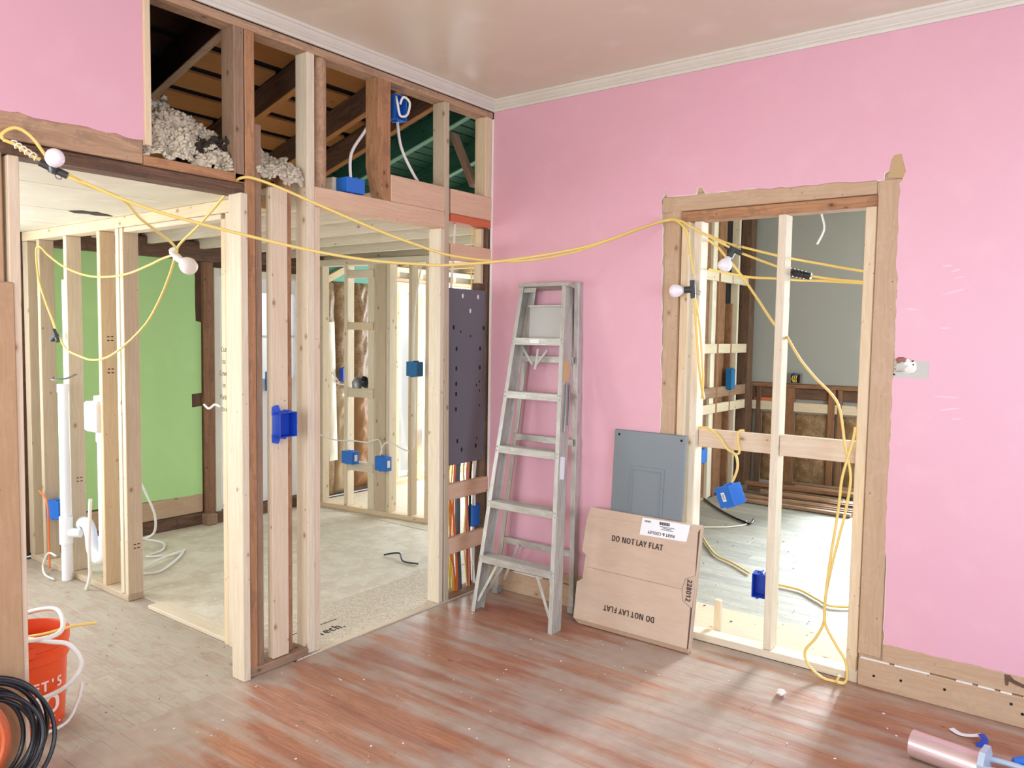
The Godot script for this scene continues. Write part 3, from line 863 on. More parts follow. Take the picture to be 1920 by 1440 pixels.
func build_leanto() -> void:
	var g := struct("wall_green", "bright green wall of the kitchen with bare boards at its foot", "wall")
	var gp := ragged([Vector3(-1.46, 0.27, 0), Vector3(-0.29, 0.245, 0), Vector3(-0.29, 0.955, 0), Vector3(-0.372, 0.95, 0), Vector3(-0.374, 1.055, 0), Vector3(-0.29, 1.06, 0), Vector3(-0.287, 1.62, 0), Vector3(-0.333, 1.63, 1), Vector3(-0.335, 2.10, 1), Vector3(-1.46, 2.13, 0)], 0.006, 0.06)
	put(g, "plaster_panel", plate(gp, 0.014), M.green, Vector3(-2.712, 0, 0), Basis(Vector3(0, 0, -1), Vector3.UP, Vector3.RIGHT), "bright green painted panel")
	B(g, "backing_board", M.dark, -2.80, -2.727, 0.0, 2.3, 0.19, 1.50)
	B(g, "base_board", M.tan, -2.73, -2.708, 0.105, 0.25, 0.29, 1.46, 0.004)
	B(g, "base_board", M.dark, -2.73, -2.716, 0.0, 0.10, 0.25, 1.46, 0.004)
	B(g, "stud", M.old_brown, -2.76, -2.69, 0.02, 2.1, 0.19, 0.275, 0.004, "old brown stud at the end of the green wall")
	B(g, "rubble_board", M.grey, -2.72, -2.62, 0.0, 0.09, 0.21, 0.30, 0.01)
	# door and casing, windows of the outer wall
	var d := struct("door_1", "white glazed outer door seen between the studs", "door")
	B(d, "casing", M.white_board, -2.76, -2.70, 0.0, 2.06, 0.125, 0.180, 0.004)
	B(d, "casing", M.white_board, -2.76, -2.70, 0.0, 2.06, -0.80, -0.745, 0.004)
	B(d, "casing", M.white_board, -2.76, -2.70, 2.0, 2.06, -0.745, 0.125, 0.004)
	B(d, "door_panel", M.white, -2.765, -2.725, 0.09, 1.15, -0.74, 0.12, 0.003)
	B(d, "door_panel", M.white, -2.765, -2.725, 1.15, 2.0, -0.02, 0.12, 0.003)
	B(d, "door_panel", M.white, -2.765, -2.725, 1.15, 2.0, -0.74, -0.62, 0.003)
	B(d, "door_panel", M.white, -2.765, -2.725, 1.88, 2.0, -0.62, -0.02, 0.003)
	B(d, "glazing_bar", M.white, -2.760, -2.73, 1.50, 1.52, -0.62, -0.02, 0.003)
	B(d, "pane", M.glass, -2.748, -2.744, 1.15, 1.88, -0.62, -0.02, 0.001)
	B(d, "door_sill", M.dark, -2.85, -2.66, -0.02, 0.085, -0.80, 0.19, 0.004)
	var ow := struct("wall_outer", "outer kitchen wall of studs with kraft insulation and bright openings", "wall")
	B(ow, "sheathing", M.dark, -2.86, -2.80, 0.0, 2.42, 0.19, 1.95)
	B(ow, "sheathing", M.white_board, -2.86, -2.80, 0.0, 0.75, 1.95, 3.7)
	B(ow, "sheathing", M.white_board, -2.86, -2.80, 2.0, 2.42, 1.95, 3.7)
	B(ow, "sheathing", M.white_board, -2.86, -2.80, 0.75, 2.0, 3.25, 3.7)
	window(9, "hall side window left of the picture", 2, [1.95, 3.25, 0.75, 2.0], -2.86, -2.80, M.white)
	B(ow, "sheathing", M.dark, -2.86, -2.80, 2.06, 2.42, -0.80, 0.19)
	B(ow, "sheathing", M.dark, -2.86, -2.80, 0.0, 2.42, -1.93, -0.80)
	B(ow, "sheathing", M.white_board, -2.86, -2.80, 0.0, 0.06, -3.5, -1.93)
	B(ow, "sheathing", M.white_board, -2.86, -2.80, 2.0, 2.42, -3.5, -1.93)
	B(ow, "sheathing", M.white_board, -2.86, -2.80, 0.0, 2.42, -3.5, -3.25)
	B(ow, "stud", M.wood_grey, -2.80, -2.705, 0, 2.2, -0.98, -0.90, 0.004, "grey old stud")
	B(ow, "stud", M.wood_warm, -2.80, -2.71, 0, 2.2, -1.895, -1.80, 0.004, "orange-tan stud with tape numbers")
	B(ow, "stud", M.wood_warm, -2.80, -2.71, 0, 2.2, -2.235, -2.155, 0.004)
	B(ow, "stud", M.wood_warm, -2.80, -2.71, 0, 2.2, -2.75, -2.70, 0.004)
	B(ow, "sill", M.wood_warm, -2.80, -2.70, 0.0, 0.05, -3.25, -1.80, 0.004)
	B(ow, "header", M.white_board, -2.78, -2.69, 1.97, 2.07, -3.25, -1.76, 0.004)
	B(ow, "header", M.pinkwood, -2.78, -2.70, 2.07, 2.11, -3.25, -1.76, 0.004)
	B(ow, "header", M.white_board, -2.78, -2.69, 2.17, 2.22, -3.25, -1.76, 0.004)
	for q in [["12", 1.56], ["16", 1.27]]:
		put(ow, "tape_number", text_mesh(q[0], 0.05, false), M.ink_brown, Vector3(-2.7095, q[1], -1.825), Basis(Vector3(0, 0, -1), Vector3.UP, Vector3.RIGHT))
	B(ow, "teal_board", M.teal_wall, -2.79, -2.73, 2.03, 2.45, -1.75, -0.80)
	bar(ow, "brace", M.wood_warm, Vector3(-2.70, 2.02, -0.93), Vector3(-2.70, 2.17, -1.22), 0.06, 0.03, Vector3.UP, 0.003)
	var turn := Basis(Vector3(0, 0, -1), Vector3.UP, Vector3.RIGHT)
	put(ow, "insulation_batt", batt(0.14, 2.0, 0.05, 0.018, 3), M.kraft, Vector3(-2.79, 0.02, -1.045), turn, "crumpled kraft faced insulation")
	put(ow, "insulation_batt", batt(0.22, 1.0, 0.05, 0.030, 4), M.foil, Vector3(-2.79, 0.02, -1.22), turn)
	put(ow, "insulation_batt", batt(0.22, 1.03, 0.05, 0.012, 5), M.kraft, Vector3(-2.79, 1.02, -1.22), turn)
	put(ow, "insulation_batt", batt(0.20, 0.95, 0.06, 0.034, 6), M.kraft_dark, Vector3(-2.79, 0.05, -1.45), turn)
	put(ow, "insulation_batt", batt(0.20, 1.05, 0.05, 0.022, 7), M.kraft, Vector3(-2.79, 1.0, -1.45), turn)
	put(ow, "insulation_batt", batt(0.22, 2.0, 0.05, 0.02, 8), M.foil, Vector3(-2.79, 0.02, -1.67), turn)
	put(ow, "paper_flap", batt(0.10, 1.3, 0.02, 0.012, 9, 4, 16), M.plaster_white, Vector3(-2.73, 0.35, -1.06), turn.rotated(Vector3.RIGHT, 0.03), "torn whitish facing paper")
	window(4, "bright outer opening of the kitchen", 2, [-3.25, -1.93, 0.06, 2.0], -2.86, -2.80, M.white, 0)
	# kitchen far wall with a wide window, hall end wall
	var kf := struct("wall_kitchen", "far kitchen wall with a wide bright window", "wall")
	var o4 := [-2.5, -0.35, 0.5, 2.1]
	wall_with_openings(kf, M.white_board, 0, -2.86, -0.02, -3.5, -3.4, 3.1, [o4])
	window(5, "wide bright window of the kitchen", 0, o4, -3.5, -3.4, M.white)
	B(kf, "side_wall", M.white_board, -0.12, -0.09, 0, 3.1, -3.5, -0.95)
	var he := struct("wall_hall", "end wall of the hall with a window", "wall")
	var o5 := [-2.2, -0.55, 0.8, 2.1]
	wall_with_openings(he, M.white_board, 0, -2.86, -0.1, 3.6, 3.72, 3.1, [o5])
	window(6, "hall end window", 0, o5, 3.6, 3.72, M.white)
	# kitchen partition (skewed a little, as in the old house)
	var q := struct("wall_kitchen_partition", "far new stud partition with short blocks between its studs", "wall")
	var A := Vector3(-2.60, 0, -0.728)
	var dir := Vector3(1.165, 0, -0.153).normalized()
	var nrm := Vector3(dir.z, 0, -dir.x) * -1.0
	var bas := Basis(dir, Vector3.UP, dir.cross(Vector3.UP))
	var qb := func(called: String, m: Material, s0: float, s1: float, y0: float, y1: float, d0: float, d1: float, label := "") -> void:
		var c: Vector3 = A + dir * ((s0 + s1) * 0.5) + Vector3.UP * ((y0 + y1) * 0.5) - bas.z * ((d0 + d1) * 0.5)
		put(q, called, box(Vector3(s1 - s0, y1 - y0, d1 - d0)), m, c, bas, label)
	var sx := func(x: float) -> float: return (x - A.x) / dir.x
	qb.call("bottom_plate", M.wood_warm, sx.call(-2.72), sx.call(-1.335), 0.0, 0.040, 0.0, 0.089)
	qb.call("top_plate", M.wood, sx.call(-2.72), sx.call(-0.1), 2.13, 2.185, 0.0, 0.089)
	qb.call("stud", M.wood, sx.call(-2.250), sx.call(-2.212), 0.04, 2.13, 0.0, 0.089)
	qb.call("stud", M.wood, sx.call(-1.995), sx.call(-1.925), 0.04, 2.13, 0.01, 0.05)
	qb.call("stud", M.wood_grey, sx.call(-1.900), sx.call(-1.795), 0.04, 2.13, 0.0, 0.089)
	qb.call("stud", M.wood_pale, sx.call(-1.792), sx.call(-1.756), 0.04, 2.13, 0.0, 0.10)
	qb.call("stud", M.wood_grey, sx.call(-1.562), sx.call(-1.530), 0.04, 2.13, 0.0, 0.089)
	qb.call("stud", M.wood_warm, sx.call(-1.395), sx.call(-1.352), 0.04, 2.13, 0.0, 0.089)
	qb.call("stud", M.wood_grey, sx.call(-2.60), sx.call(-2.50), 0.04, 2.13, 0.0, 0.089)
	for b in [[2.02, 2.09, "wood"], [1.58, 1.645, "wood_warm"], [1.0, 1.08, "wood_pale"], [0.36, 0.44, "wood"]]:
		qb.call("block", M[b[2]], sx.call(-2.21), sx.call(-1.93), b[0], b[1], 0.0, 0.05)
	# ceiling joists of the kitchen
	var j := struct("ceiling_kitchen", "bare pale ceiling joists of the kitchen", "ceiling")
	for z in [1.15, 0.75, 0.335, -0.05, -0.50]:
		B(j, "joist", M.wood, -2.74, -0.09, 2.19, 2.33, z - 0.038, z, 0.003)
	B(j, "joist", M.wood_grey, -2.74, -0.09, 2.187, 2.33, -0.945, -0.90, 0.003)
	B(j, "old_beam", M.dark, -2.78, -2.64, 2.10, 2.24, 0.15, 1.45, 0.006)
	B(j, "old_beam", M.dark, -2.78, -2.66, 2.12, 2.22, -0.88, 0.15, 0.006)
	for z in [-1.4, -1.9, -2.4, -2.9]:
		B(j, "joist", M.wood_warm, -2.74, -0.12, 2.23, 2.37, z - 0.038, z, 0.003)

func build_attic() -> void:
	var r := struct("ceiling_attic", "dark underside of the lean-to roof with brown and teal rafters and board sheathing", "roof")
	var slope := 0.285
	var h0 := 3.03
	var yat := func(x: float) -> float: return h0 + slope * x
	var up := Vector3(-slope, 1, 0).normalized()
	for q in [[3.2, 0], [2.65, 0], [2.12, 0], [1.57, 0], [0.98, 1], [0.46, 1], [0.14, 1], [-0.16, 2], [-0.75, 2], [-1.3, 2], [-1.9, 1], [-2.5, 1], [-3.1, 1]]:
		var z: float = q[0]
		var edge: Material = [M.old, M.attic, M.teal_light][q[1]]
		var side: Material = [M.char, M.dark, M.teal][q[1]]
		var a := Vector3(-2.78, yat.call(-2.78), z + 0.02)
		var b := Vector3(-0.10, yat.call(-0.10), z + 0.02)
		bar(r, "rafter", side, a + up * 0.075, b + up * 0.075, 0.042, 0.14, Vector3.BACK, 0.003)
		bar(r, "rafter_edge", edge, a + up * 0.003, b + up * 0.003, 0.044, 0.008, Vector3.BACK, 0.002)
	# sheathing boards run along z with open joints; sooty at the left, brown in the middle, teal at the right
	var x := -0.14
	while x > -2.85:
		var c: Vector3 = Vector3(x, yat.call(x), 0) + up * 0.156
		for part in [[0.18, 0.98, "attic"], [1.02, 1.58, "attic"], [1.60, 3.65, "char"], [-3.4, -1.72, "attic"]]:
			var zc: float = (part[0] + part[1]) * 0.5
			put(r, "sheathing_board", box(Vector3(0.155, 0.018, part[1] - part[0]), 0.002), M[part[2]], Vector3(c.x, c.y, zc), Basis(Vector3(up.y, -up.x, 0), up, Vector3.BACK))
		x -= 0.205
	x = -0.11
	while x > -2.85:
		var c: Vector3 = Vector3(x, yat.call(x), 0) + up * 0.156
		put(r, "sheathing_board", box(Vector3(0.083, 0.018, 1.86), 0.003), M.teal, Vector3(c.x, c.y, -0.77), Basis(Vector3(up.y, -up.x, 0), up, Vector3.BACK))
		x -= 0.088
	bar(r, "roof_skin", M.black, Vector3(-3.0, yat.call(-3.0), 0.1) + up * 0.20, Vector3(0.0, yat.call(0.0), 0.1) + up * 0.20, 7.2, 0.05, Vector3.BACK, 0.002)
	bar(r, "brace", M.grey, Vector3(-0.30, 2.80, 0.02), Vector3(-0.12, 2.46, 0.03), 0.06, 0.03, Vector3.BACK, 0.003, "old diagonal brace in the corner")
	B(r, "gable_board", M.char, -2.8, -0.1, 2.2, 3.2, 3.5, 3.6)
	# loose insulation lying on the hall ceiling and slumping over the header
	var st := begin()
	var rg := RandomNumberGenerator.new()
	rg.seed = 77
	var nz := FastNoiseLite.new()
	nz.seed = 12
	nz.frequency = 9.0
	nz.fractal_octaves = 2
	for heap in [[1.706, 2.165, 0.30, 1.0], [1.385, 1.64, 0.19, 0.6]]:
		var hp := func(i: int, k: int) -> Vector3:
			var u := i / 60.0
			var v := k / 80.0
			var z: float = lerpf(heap[0], heap[1], v)
			var side := sin(PI * clampf(v, 0.04, 0.96))
			var h: float = heap[2] * (1.0 - pow(1.0 - u, 2.2)) * (0.55 + 0.45 * sqrt(side)) * (0.75 + 0.35 * v)
			var q := Vector3(-0.02 - 0.50 * u * u - 0.05 * u, 2.24 + h, z)
			var d := nz.get_noise_3dv(q * 0.8) * 0.045 + nz.get_noise_3dv(q * 2.2) * 0.020
			return q + Vector3(0.6 * d, 0.8 * d, 0.0)
		for k in (2600 if heap[3] > 0.8 else 900):
			var at: Vector3 = hp.call(rg.randi_range(0, 60), rg.randi_range(1, 79))
			var s := rg.randf_range(0.004, 0.011)
			blob_into(st, at + Vector3(0.003, 0.003, 0), Vector3(s, s * rg.randf_range(0.6, 1.2), s), k % 40, 0.8, 4, 6)
		for i in 60:
			for k in 80:
				var a: Vector3 = hp.call(i, k)
				var b: Vector3 = hp.call(i + 1, k)
				var c2: Vector3 = hp.call(i + 1, k + 1)
				var d: Vector3 = hp.call(i, k + 1)
				st.set_smooth_group(0)
				for q in [a, c2, b, a, d, c2]: st.add_vertex(q)
	for k in 120:
		var z := rg.randf_range(1.72, 2.16)
		var u := rg.randf()
		var x2 := -0.06 - u * 0.42
		var top := 2.25 + 0.30 * (0.35 + 0.65 * minf(u * 2.2, 1.0)) * (1.0 if z > 1.80 else 0.75) * clampf((z - 1.58) * 3.0, 0.5, 1.0)
		var y := top - rg.randf() * 0.05 - (0.0 if u > 0.12 else rg.randf() * 0.10)
		var s := rg.randf_range(0.006, 0.020)
		blob_into(st, Vector3(x2, y, z), Vector3(s, s * 0.8, s), k, 1.1, 6, 8)
	for k in 40:
		var z := rg.randf_range(1.40, 1.62)
		var x2 := rg.randf_range(-0.45, -0.12)
		var s := rg.randf_range(0.006, 0.020)
		blob_into(st, Vector3(x2, 2.24 + rg.randf() * 0.16, z), Vector3(s, s, s), 300 + k, 1.1, 6, 8)
	st.generate_normals()
	single("loose_insulation", "fluffy grey-beige loose insulation slumped over the old header in the attic opening", "insulation", st.commit(), M.wool, Vector3.ZERO, Basis.IDENTITY, "", "stuff")
	var sd := begin()
	for k in 75:
		var z := rg.randf_range(1.74, 1.96)
		var t := (z - 1.74) / 0.22
		var y := 2.25 + rg.randf() * (0.16 - 0.10 * t)
		var s := rg.randf_range(0.012, 0.026)
		blob_into(sd, Vector3(-0.055 - rg.randf() * 0.03, y, z), Vector3(s, s, s), 500 + k, 0.8, 5, 7)
	sd.generate_normals()
	single("sooty_debris", "black sooty debris below the loose insulation beside the old stud", "debris", sd.commit(), M.wool_dark, Vector3.ZERO, Basis.IDENTITY, "", "stuff")

# ---------------------------------------------------------------- room behind the doorway
func build_back_room() -> void:
	var w := struct("wall_back_room_left", "stripped left wall of the back room with old studs and white blocks", "wall")
	B(w, "backing_board", M.black, -0.12, -0.085, 0, 2.9, -4.5, -0.11)
	for z in [-0.9, -1.3, -1.7, -2.1, -2.5, -2.88]:
		B(w, "stud", M.old_brown, -0.088, 0.0, 0, 2.9, z - 0.04, z, 0.003)
	B(w, "stud", M.old_brown, -0.085, 0.002, 0, 2.9, -3.16, -3.12, 0.003)
	B(w, "stud", M.old_brown, -0.085, 0.002, 0, 2.9, -3.54, -3.50, 0.003)
	B(w, "stud", M.old_brown, -0.085, 0.002, 0, 1.9, -3.87, -3.84, 0.003)
	B(w, "stud", M.wood, -0.10, -0.01, 0, 2.9, -4.06, -4.02, 0.003, "pale new stud near the corner")
	B(w, "stud", M.dark, -0.09, 0.02, 0, 2.9, -4.42, -4.28, 0.004, "dark old corner post")
	for k in [[-3.50, -3.16], [-3.84, -3.54], [-4.28, -3.87]]:
		B(w, "block", M.wood, -0.035, 0.001, 2.10, 2.19, k[0], k[1], 0.003)
		B(w, "block", M.wood_pale, -0.035, 0.001, 1.405, 1.497, k[0], k[1], 0.003)
		B(w, "block", M.grey, -0.035, 0.002, 0.975, 1.075, k[0], k[1], 0.003)
		B(w, "block", M.wood_pale, -0.035, 0.003, 0.825, 0.915, k[0], k[1], 0.003)
	B(w, "lath", M.old_brown, -0.084, -0.05, 0, 2.9, -3.45, -3.24, 0.004)
	B(w, "lath", M.old_brown, -0.084, -0.05, 0, 2.9, -3.80, -3.62, 0.004)
	var f := struct("wall_back_room_far", "far wall of the back room, grey plaster above kraft insulation", "wall")
	var o := [1.25, 2.45, 0.0, 2.35]  # unseen opening, added to pass light and keep the left wall shaded
	wall_with_openings(f, M.greyplaster, 0, -0.1, 3.7, -4.64, -4.54, 2.9, [o])
	# unseen room added beyond it, its window set to throw light through both doorways
	var by := struct("wall_added_beyond", "added unseen walls of a further room that shapes the doorway light", "wall")
	B(by, "side_wall", M.greyplaster, 0.5, 0.6, 0, 2.9, -8.0, -4.64)
	B(by, "side_wall", M.greyplaster, 3.1, 3.2, 0, 2.9, -8.0, -4.64)
	var o9 := [1.2, 2.5, 1.2, 2.7]
	wall_with_openings(by, M.greyplaster, 0, 0.5, 3.2, -8.1, -8.0, 2.9, [o9])
	window(7, "added unseen tall window of the further room, lighting the doorway", 0, o9, -8.1, -8.0, M.white)
	B(struct("floor_added_beyond", "added unseen board floor of the further room", "floor"), "floor_panel", M.ply, 0.5, 3.2, -0.1, 0.0, -8.1, -4.5)
	B(struct("ceiling_added_beyond", "added unseen ceiling of the further room", "ceiling"), "ceiling_panel", M.white_board, 0.5, 3.2, 2.9, 3.0, -8.1, -4.6)
	B(f, "plaster_panel", M.greyplaster, -0.045, 1.24, 1.09, 2.9, -4.54, -4.50, 0.004, "smooth grey plaster panel")
	B(f, "plaster_panel", M.greyplaster, 2.46, 3.6, 0.0, 2.9, -4.54, -4.50, 0.004)
	B(f, "chair_rail", M.old_brown, -0.03, 1.24, 1.045, 1.088, -4.54, -4.485, 0.004, "brown rail under the plaster")
	B(f, "board", M.dark, -0.03, 1.24, 0.93, 1.04, -4.54, -4.515, 0.004)
	B(f, "board", M.wood_pale, 0.0, 1.24, 0.80, 0.895, -4.53, -4.495, 0.004, "white block board")
	for s in [[-0.05, 0.0], [0.05, 0.095], [0.354, 0.447], [0.787, 0.854], [0.88, 0.92], [1.2, 1.25]]:
		B(f, "stud", M.dark if s[0] < 0.1 else M.old_brown, s[0], s[1], 0, 1.045, -4.54, -4.488, 0.004)
	var bi := 20
	for s in [[0.10, 0.35], [0.45, 0.785], [0.925, 1.20]]:
		put(f, "insulation_batt", batt(s[1] - s[0], 0.74, 0.035, 0.010, bi), M.kraft_old, Vector3((s[0] + s[1]) * 0.5, 0.04, -4.54))
		bi += 1
	B(f, "insulation_batt", M.redboard, 0.02, 0.33, 0.895, 0.93, -4.53, -4.505, 0.01, "reddish insulation fibre")
	var s := struct("wall_back_room_side", "right wall of the back room out of view, with a window", "wall")
	var o2 := [-2.9, -1.5, 0.9, 2.3]
	wall_with_openings(s, M.greyplaster, 2, -4.64, -0.11, 3.6, 3.7, 2.9, [o2])
	window(8, "side window of the back room", 2, o2, 3.6, 3.7, M.white)
	# junction box on the rail, scrap boards on the floor
	var jb := thing("junction_box", "small metal outlet box with blue and yellow wires on the far back-room rail", "electrical box", Vector3(0.46, 1.09, -4.49))
	put(jb, "box", box(Vector3(0.14, 0.11, 0.05)), M.steel, Vector3(0, 0.055, 0))
	put(jb, "inside", box(Vector3(0.09, 0.085, 0.012)), M.black, Vector3(0, 0.055, 0.022))
	put(jb, "wire_nut", blob(Vector3(0.022, 0.015, 0.012), 2), M.tape_blue, Vector3(-0.01, 0.10, 0.03))
	for k in 3:
		put(jb, "wire", tube([Vector3(-0.02 + k * 0.018, 0.09, 0.028), Vector3(-0.03 + k * 0.02, 0.05, 0.04), Vector3(-0.015 + k * 0.014, 0.02, 0.03)], 0.005, 4, 6), M.cable_yellow)
	var rg := RandomNumberGenerator.new()
	rg.seed = 5
	for k in 13:
		var z := -4.36 + k * 0.075
		var len := rg.randf_range(0.7, 1.3)
		var y := 0.02 + (0.06 if k < 5 else 0.02 if k < 9 else 0.0)
		var ang := rg.randf_range(-0.12, 0.12)
		single("scrap_board", "%s scrap board, %s from the front of the pile on the back-room floor" % [["grey", "brown", "dark brown"][k % 3], ["thirteenth", "twelfth", "eleventh", "tenth", "ninth", "eighth", "seventh", "sixth", "fifth", "fourth", "third", "second", "first"][k]], "board", box(Vector3(len, rg.randf_range(0.015, 0.035), rg.randf_range(0.04, 0.09))), [M.grey, M.old_brown, M.dark][k % 3], Vector3(0.85 + rg.randf_range(-0.25, 0.25), y, z), Basis(Vector3.UP, ang), "scrap boards piled on the back-room floor")

# ---------------------------------------------------------------- things
func build_ladder() -> void:
	var lean := atan(0.1697)
	var L := thing("stepladder", "folded aluminium stepladder leaning against the pink wall", "ladder", Vector3(0, 0, 0.41))
	# the front half lies in a plane leaning to the wall: local x along the wall, y up the rails, z out of the plane
	var bas := Basis(Vector3.RIGHT, -lean)
	var P := func(x: float, y: float, z: float) -> Vector3: return bas * Vector3(x, y, z)
	var seg := func(called: String, m: Material, a: Vector3, b: Vector3, w: float, d: float, side: Vector3, label := "") -> MeshInstance3D:
		var A: Vector3 = bas * a
		var C2: Vector3 = bas * b
		var yy := (C2 - A).normalized()
		var sd: Vector3 = bas * side
		var xx := (sd - yy * sd.dot(yy)).normalized()
		return put(L, called, box(Vector3(w, A.distance_to(C2), d), 0.0015), m, (A + C2) * 0.5, Basis(xx, yy, xx.cross(yy)), label)
	# front rails: channel of web and two flanges
	for r in [[0.214, 0.292, 1.0], [0.764, 0.604, -1.0]]:
		var a := Vector3(r[0], 0.0, 0)
		var b := Vector3(r[1], 1.865, 0)
		var s: float = r[2]
		var web := begin()
		var yy := (b - a).normalized()
		var len := a.distance_to(b)
		box(Vector3(0.003, len, 0.088), 0.001, Vector3.INF, web, Vector3(0, 0, -0.044))
		box(Vector3(0.024, len, 0.003), 0.001, Vector3.INF, web, Vector3(s * 0.0125, 0, -0.0015))
		box(Vector3(0.020, len, 0.003), 0.001, Vector3.INF, web, Vector3(s * 0.011, 0, -0.0865))
		for k in 5: box(Vector3(0.002, len, 0.005), 0.0005, Vector3.INF, web, Vector3(-s * 0.002, 0, -0.014 - k * 0.015))
		var xx := (Vector3.RIGHT - yy * yy.x).normalized()
		put(L, "front_rail", web.commit(), M.alu, bas * ((a + b) * 0.5), bas * Basis(xx, yy, xx.cross(yy)))
	# steps: tread with a front lip
	for s in [[0.300, 0.242, 0.722], [0.612, 0.258, 0.690], [0.926, 0.273, 0.660], [1.240, 0.286, 0.634], [1.548, 0.292, 0.616]]:
		var st := begin()
		var w: float = s[2] - s[1]
		box(Vector3(w, 0.004, 0.086), 0.001, Vector3.INF, st, Vector3(0, 0.017, -0.043))
		box(Vector3(w, 0.040, 0.004), 0.0015, Vector3.INF, st, Vector3(0, -0.001, -0.001))
		box(Vector3(w, 0.022, 0.004), 0.001, Vector3.INF, st, Vector3(0, 0.006, -0.083))
		for k in 6: box(Vector3(w, 0.0025, 0.006), 0.0006, Vector3.INF, st, Vector3(0, 0.0198, -0.01 - k * 0.0125))
		put(L, "step", st.commit(), M.alu, P.call((s[1] + s[2]) * 0.5, s[0], 0.002), Basis(Vector3.RIGHT, -0.02))
		for x in [s[1] - 0.012, s[2] + 0.012]:
			for dy in [-0.010, 0.012]:
				put(L, "rivet", lathe([Vector2(0, 0.003), Vector2(0.004, 0.002), Vector2(0.005, 0)], 8), M.alu_dark, P.call(x, s[0] + dy, 0.001), bas * Basis(Vector3.RIGHT, PI / 2))
	# top cap
	seg.call("top_cap", M.alu, Vector3(0.283, 1.872, -0.05), Vector3(0.628, 1.872, -0.05), 0.022, 0.125, Vector3.UP)
	seg.call("cap_bracket", M.alu, Vector3(0.298, 1.845, -0.01), Vector3(0.40, 1.845, -0.01), 0.026, 0.004, Vector3.UP)
	seg.call("sticker", M.sticker, Vector3(0.410, 1.549, 0.0052), Vector3(0.474, 1.549, 0.0052), 0.022, 0.0006, Vector3.UP, "blank white sticker on the fifth step")
	# lower knee braces
	for b in [[0.243, 0.06, 0.350, 0.285, -0.012], [0.742, 0.06, 0.622, 0.280, -0.012], [0.246, 0.10, 0.352, 0.285, -0.075], [0.738, 0.10, 0.66, 0.285, -0.075]]:
		seg.call("knee_brace", M.alu, Vector3(b[0], b[1], b[4]), Vector3(b[2], b[3], b[4]), 0.018, 0.004, Vector3.RIGHT)
	# rear half, nearly upright behind
	var rb := func(x: float, y: float, z: float) -> Vector3: return Vector3(x, y, z - 0.41)
	for r in [[0.128, 0.352, 1.0], [0.672, 0.642, -1.0]]:
		var a: Vector3 = rb.call(r[0], 0.0, 0.085)
		var b: Vector3 = rb.call(r[1], 1.86, 0.040)
		var yy := (b - a).normalized()
		var len := a.distance_to(b)
		var st := begin()
		box(Vector3(0.030, len, 0.003), 0.001, Vector3.INF, st, Vector3.ZERO)
		box(Vector3(0.003, len, 0.045), 0.001, Vector3.INF, st, Vector3(-r[2] * 0.014, 0, -0.022))
		var xx := (Vector3.RIGHT - yy * yy.x).normalized()
		put(L, "rear_rail", st.commit(), M.alu, (a + b) * 0.5, Basis(xx, yy, xx.cross(yy)))
		put(L, "foot", box(Vector3(0.040, 0.04, 0.05), 0.004), M.alu_dark, a + Vector3(0, 0.021, -0.015))
	for y in [[0.335, 0.17, 0.666], [0.965, 0.245, 0.657], [1.425, 0.298, 0.650]]:
		var st := begin()
		box(Vector3(y[2] - y[1], 0.036, 0.003), 0.001, Vector3.INF, st, Vector3.ZERO)
		box(Vector3(y[2] - y[1], 0.003, 0.018), 0.001, Vector3.INF, st, Vector3(0, 0.018, -0.008))
		put(L, "rear_bar", st.commit(), M.alu, rb.call((y[1] + y[2]) * 0.5, y[0], 0.075))
	bar(L, "rear_brace", M.alu, Vector3(0.30, 0.33, 0.085), Vector3(0.20, 0.10, 0.09), 0.018, 0.003, Vector3.RIGHT)
	# folded pail shelf, spreaders, hanging rods, wear
	put(L, "pail_shelf", box(Vector3(0.24, 0.205, 0.005), 0.002), M.alu_dark, rb.call(0.475, 1.625, 0.088), Basis(Vector3.RIGHT, -0.05))
	put(L, "shelf_lip", box(Vector3(0.24, 0.010, 0.02), 0.002), M.alu, rb.call(0.475, 1.727, 0.095))
	for s in [[0.312, 1.530, 0.402, 1.425], [0.500, 1.512, 0.425, 1.420], [0.432, 1.515, 0.424, 1.395]]:
		seg.call("spreader", M.alu_dark, Vector3(s[0], s[1], -0.05), Vector3(s[2], s[3], -0.055), 0.016, 0.005, Vector3.RIGHT)
	var web_x := func(y: float) -> float: return 0.764 - 0.0858 * y + 0.004
	seg.call("worn_label", M.worn, Vector3(web_x.call(1.44), 1.445, -0.036), Vector3(web_x.call(1.33), 1.33, -0.036), 0.050, 0.001, Vector3(0, 0, 1), "worn tan label remains on the rail")
	seg.call("rail_sticker", M.sticker, Vector3(web_x.call(0.925), 0.925, -0.034), Vector3(web_x.call(0.805), 0.805, -0.034), 0.044, 0.001, Vector3(0, 0, 1), "faded pale sticker on the rail")
	seg.call("rod_bracket", M.alu_dark, Vector3(web_x.call(1.335), 1.335, -0.045), Vector3(web_x.call(1.315), 1.315, -0.045), 0.058, 0.006, Vector3(0, 0, 1))
	for k in [[-0.028, 1.06], [-0.062, 1.10]]:
		put(L, "rod", tube([P.call(web_x.call(1.32) + 0.006, 1.325, k[0] - 0.006), P.call(web_x.call(1.2) + 0.010, 1.20, k[0]), P.call(web_x.call(k[1]) + 0.012, k[1], k[0] + 0.006)], 0.0055, 5, 8), M.steel)

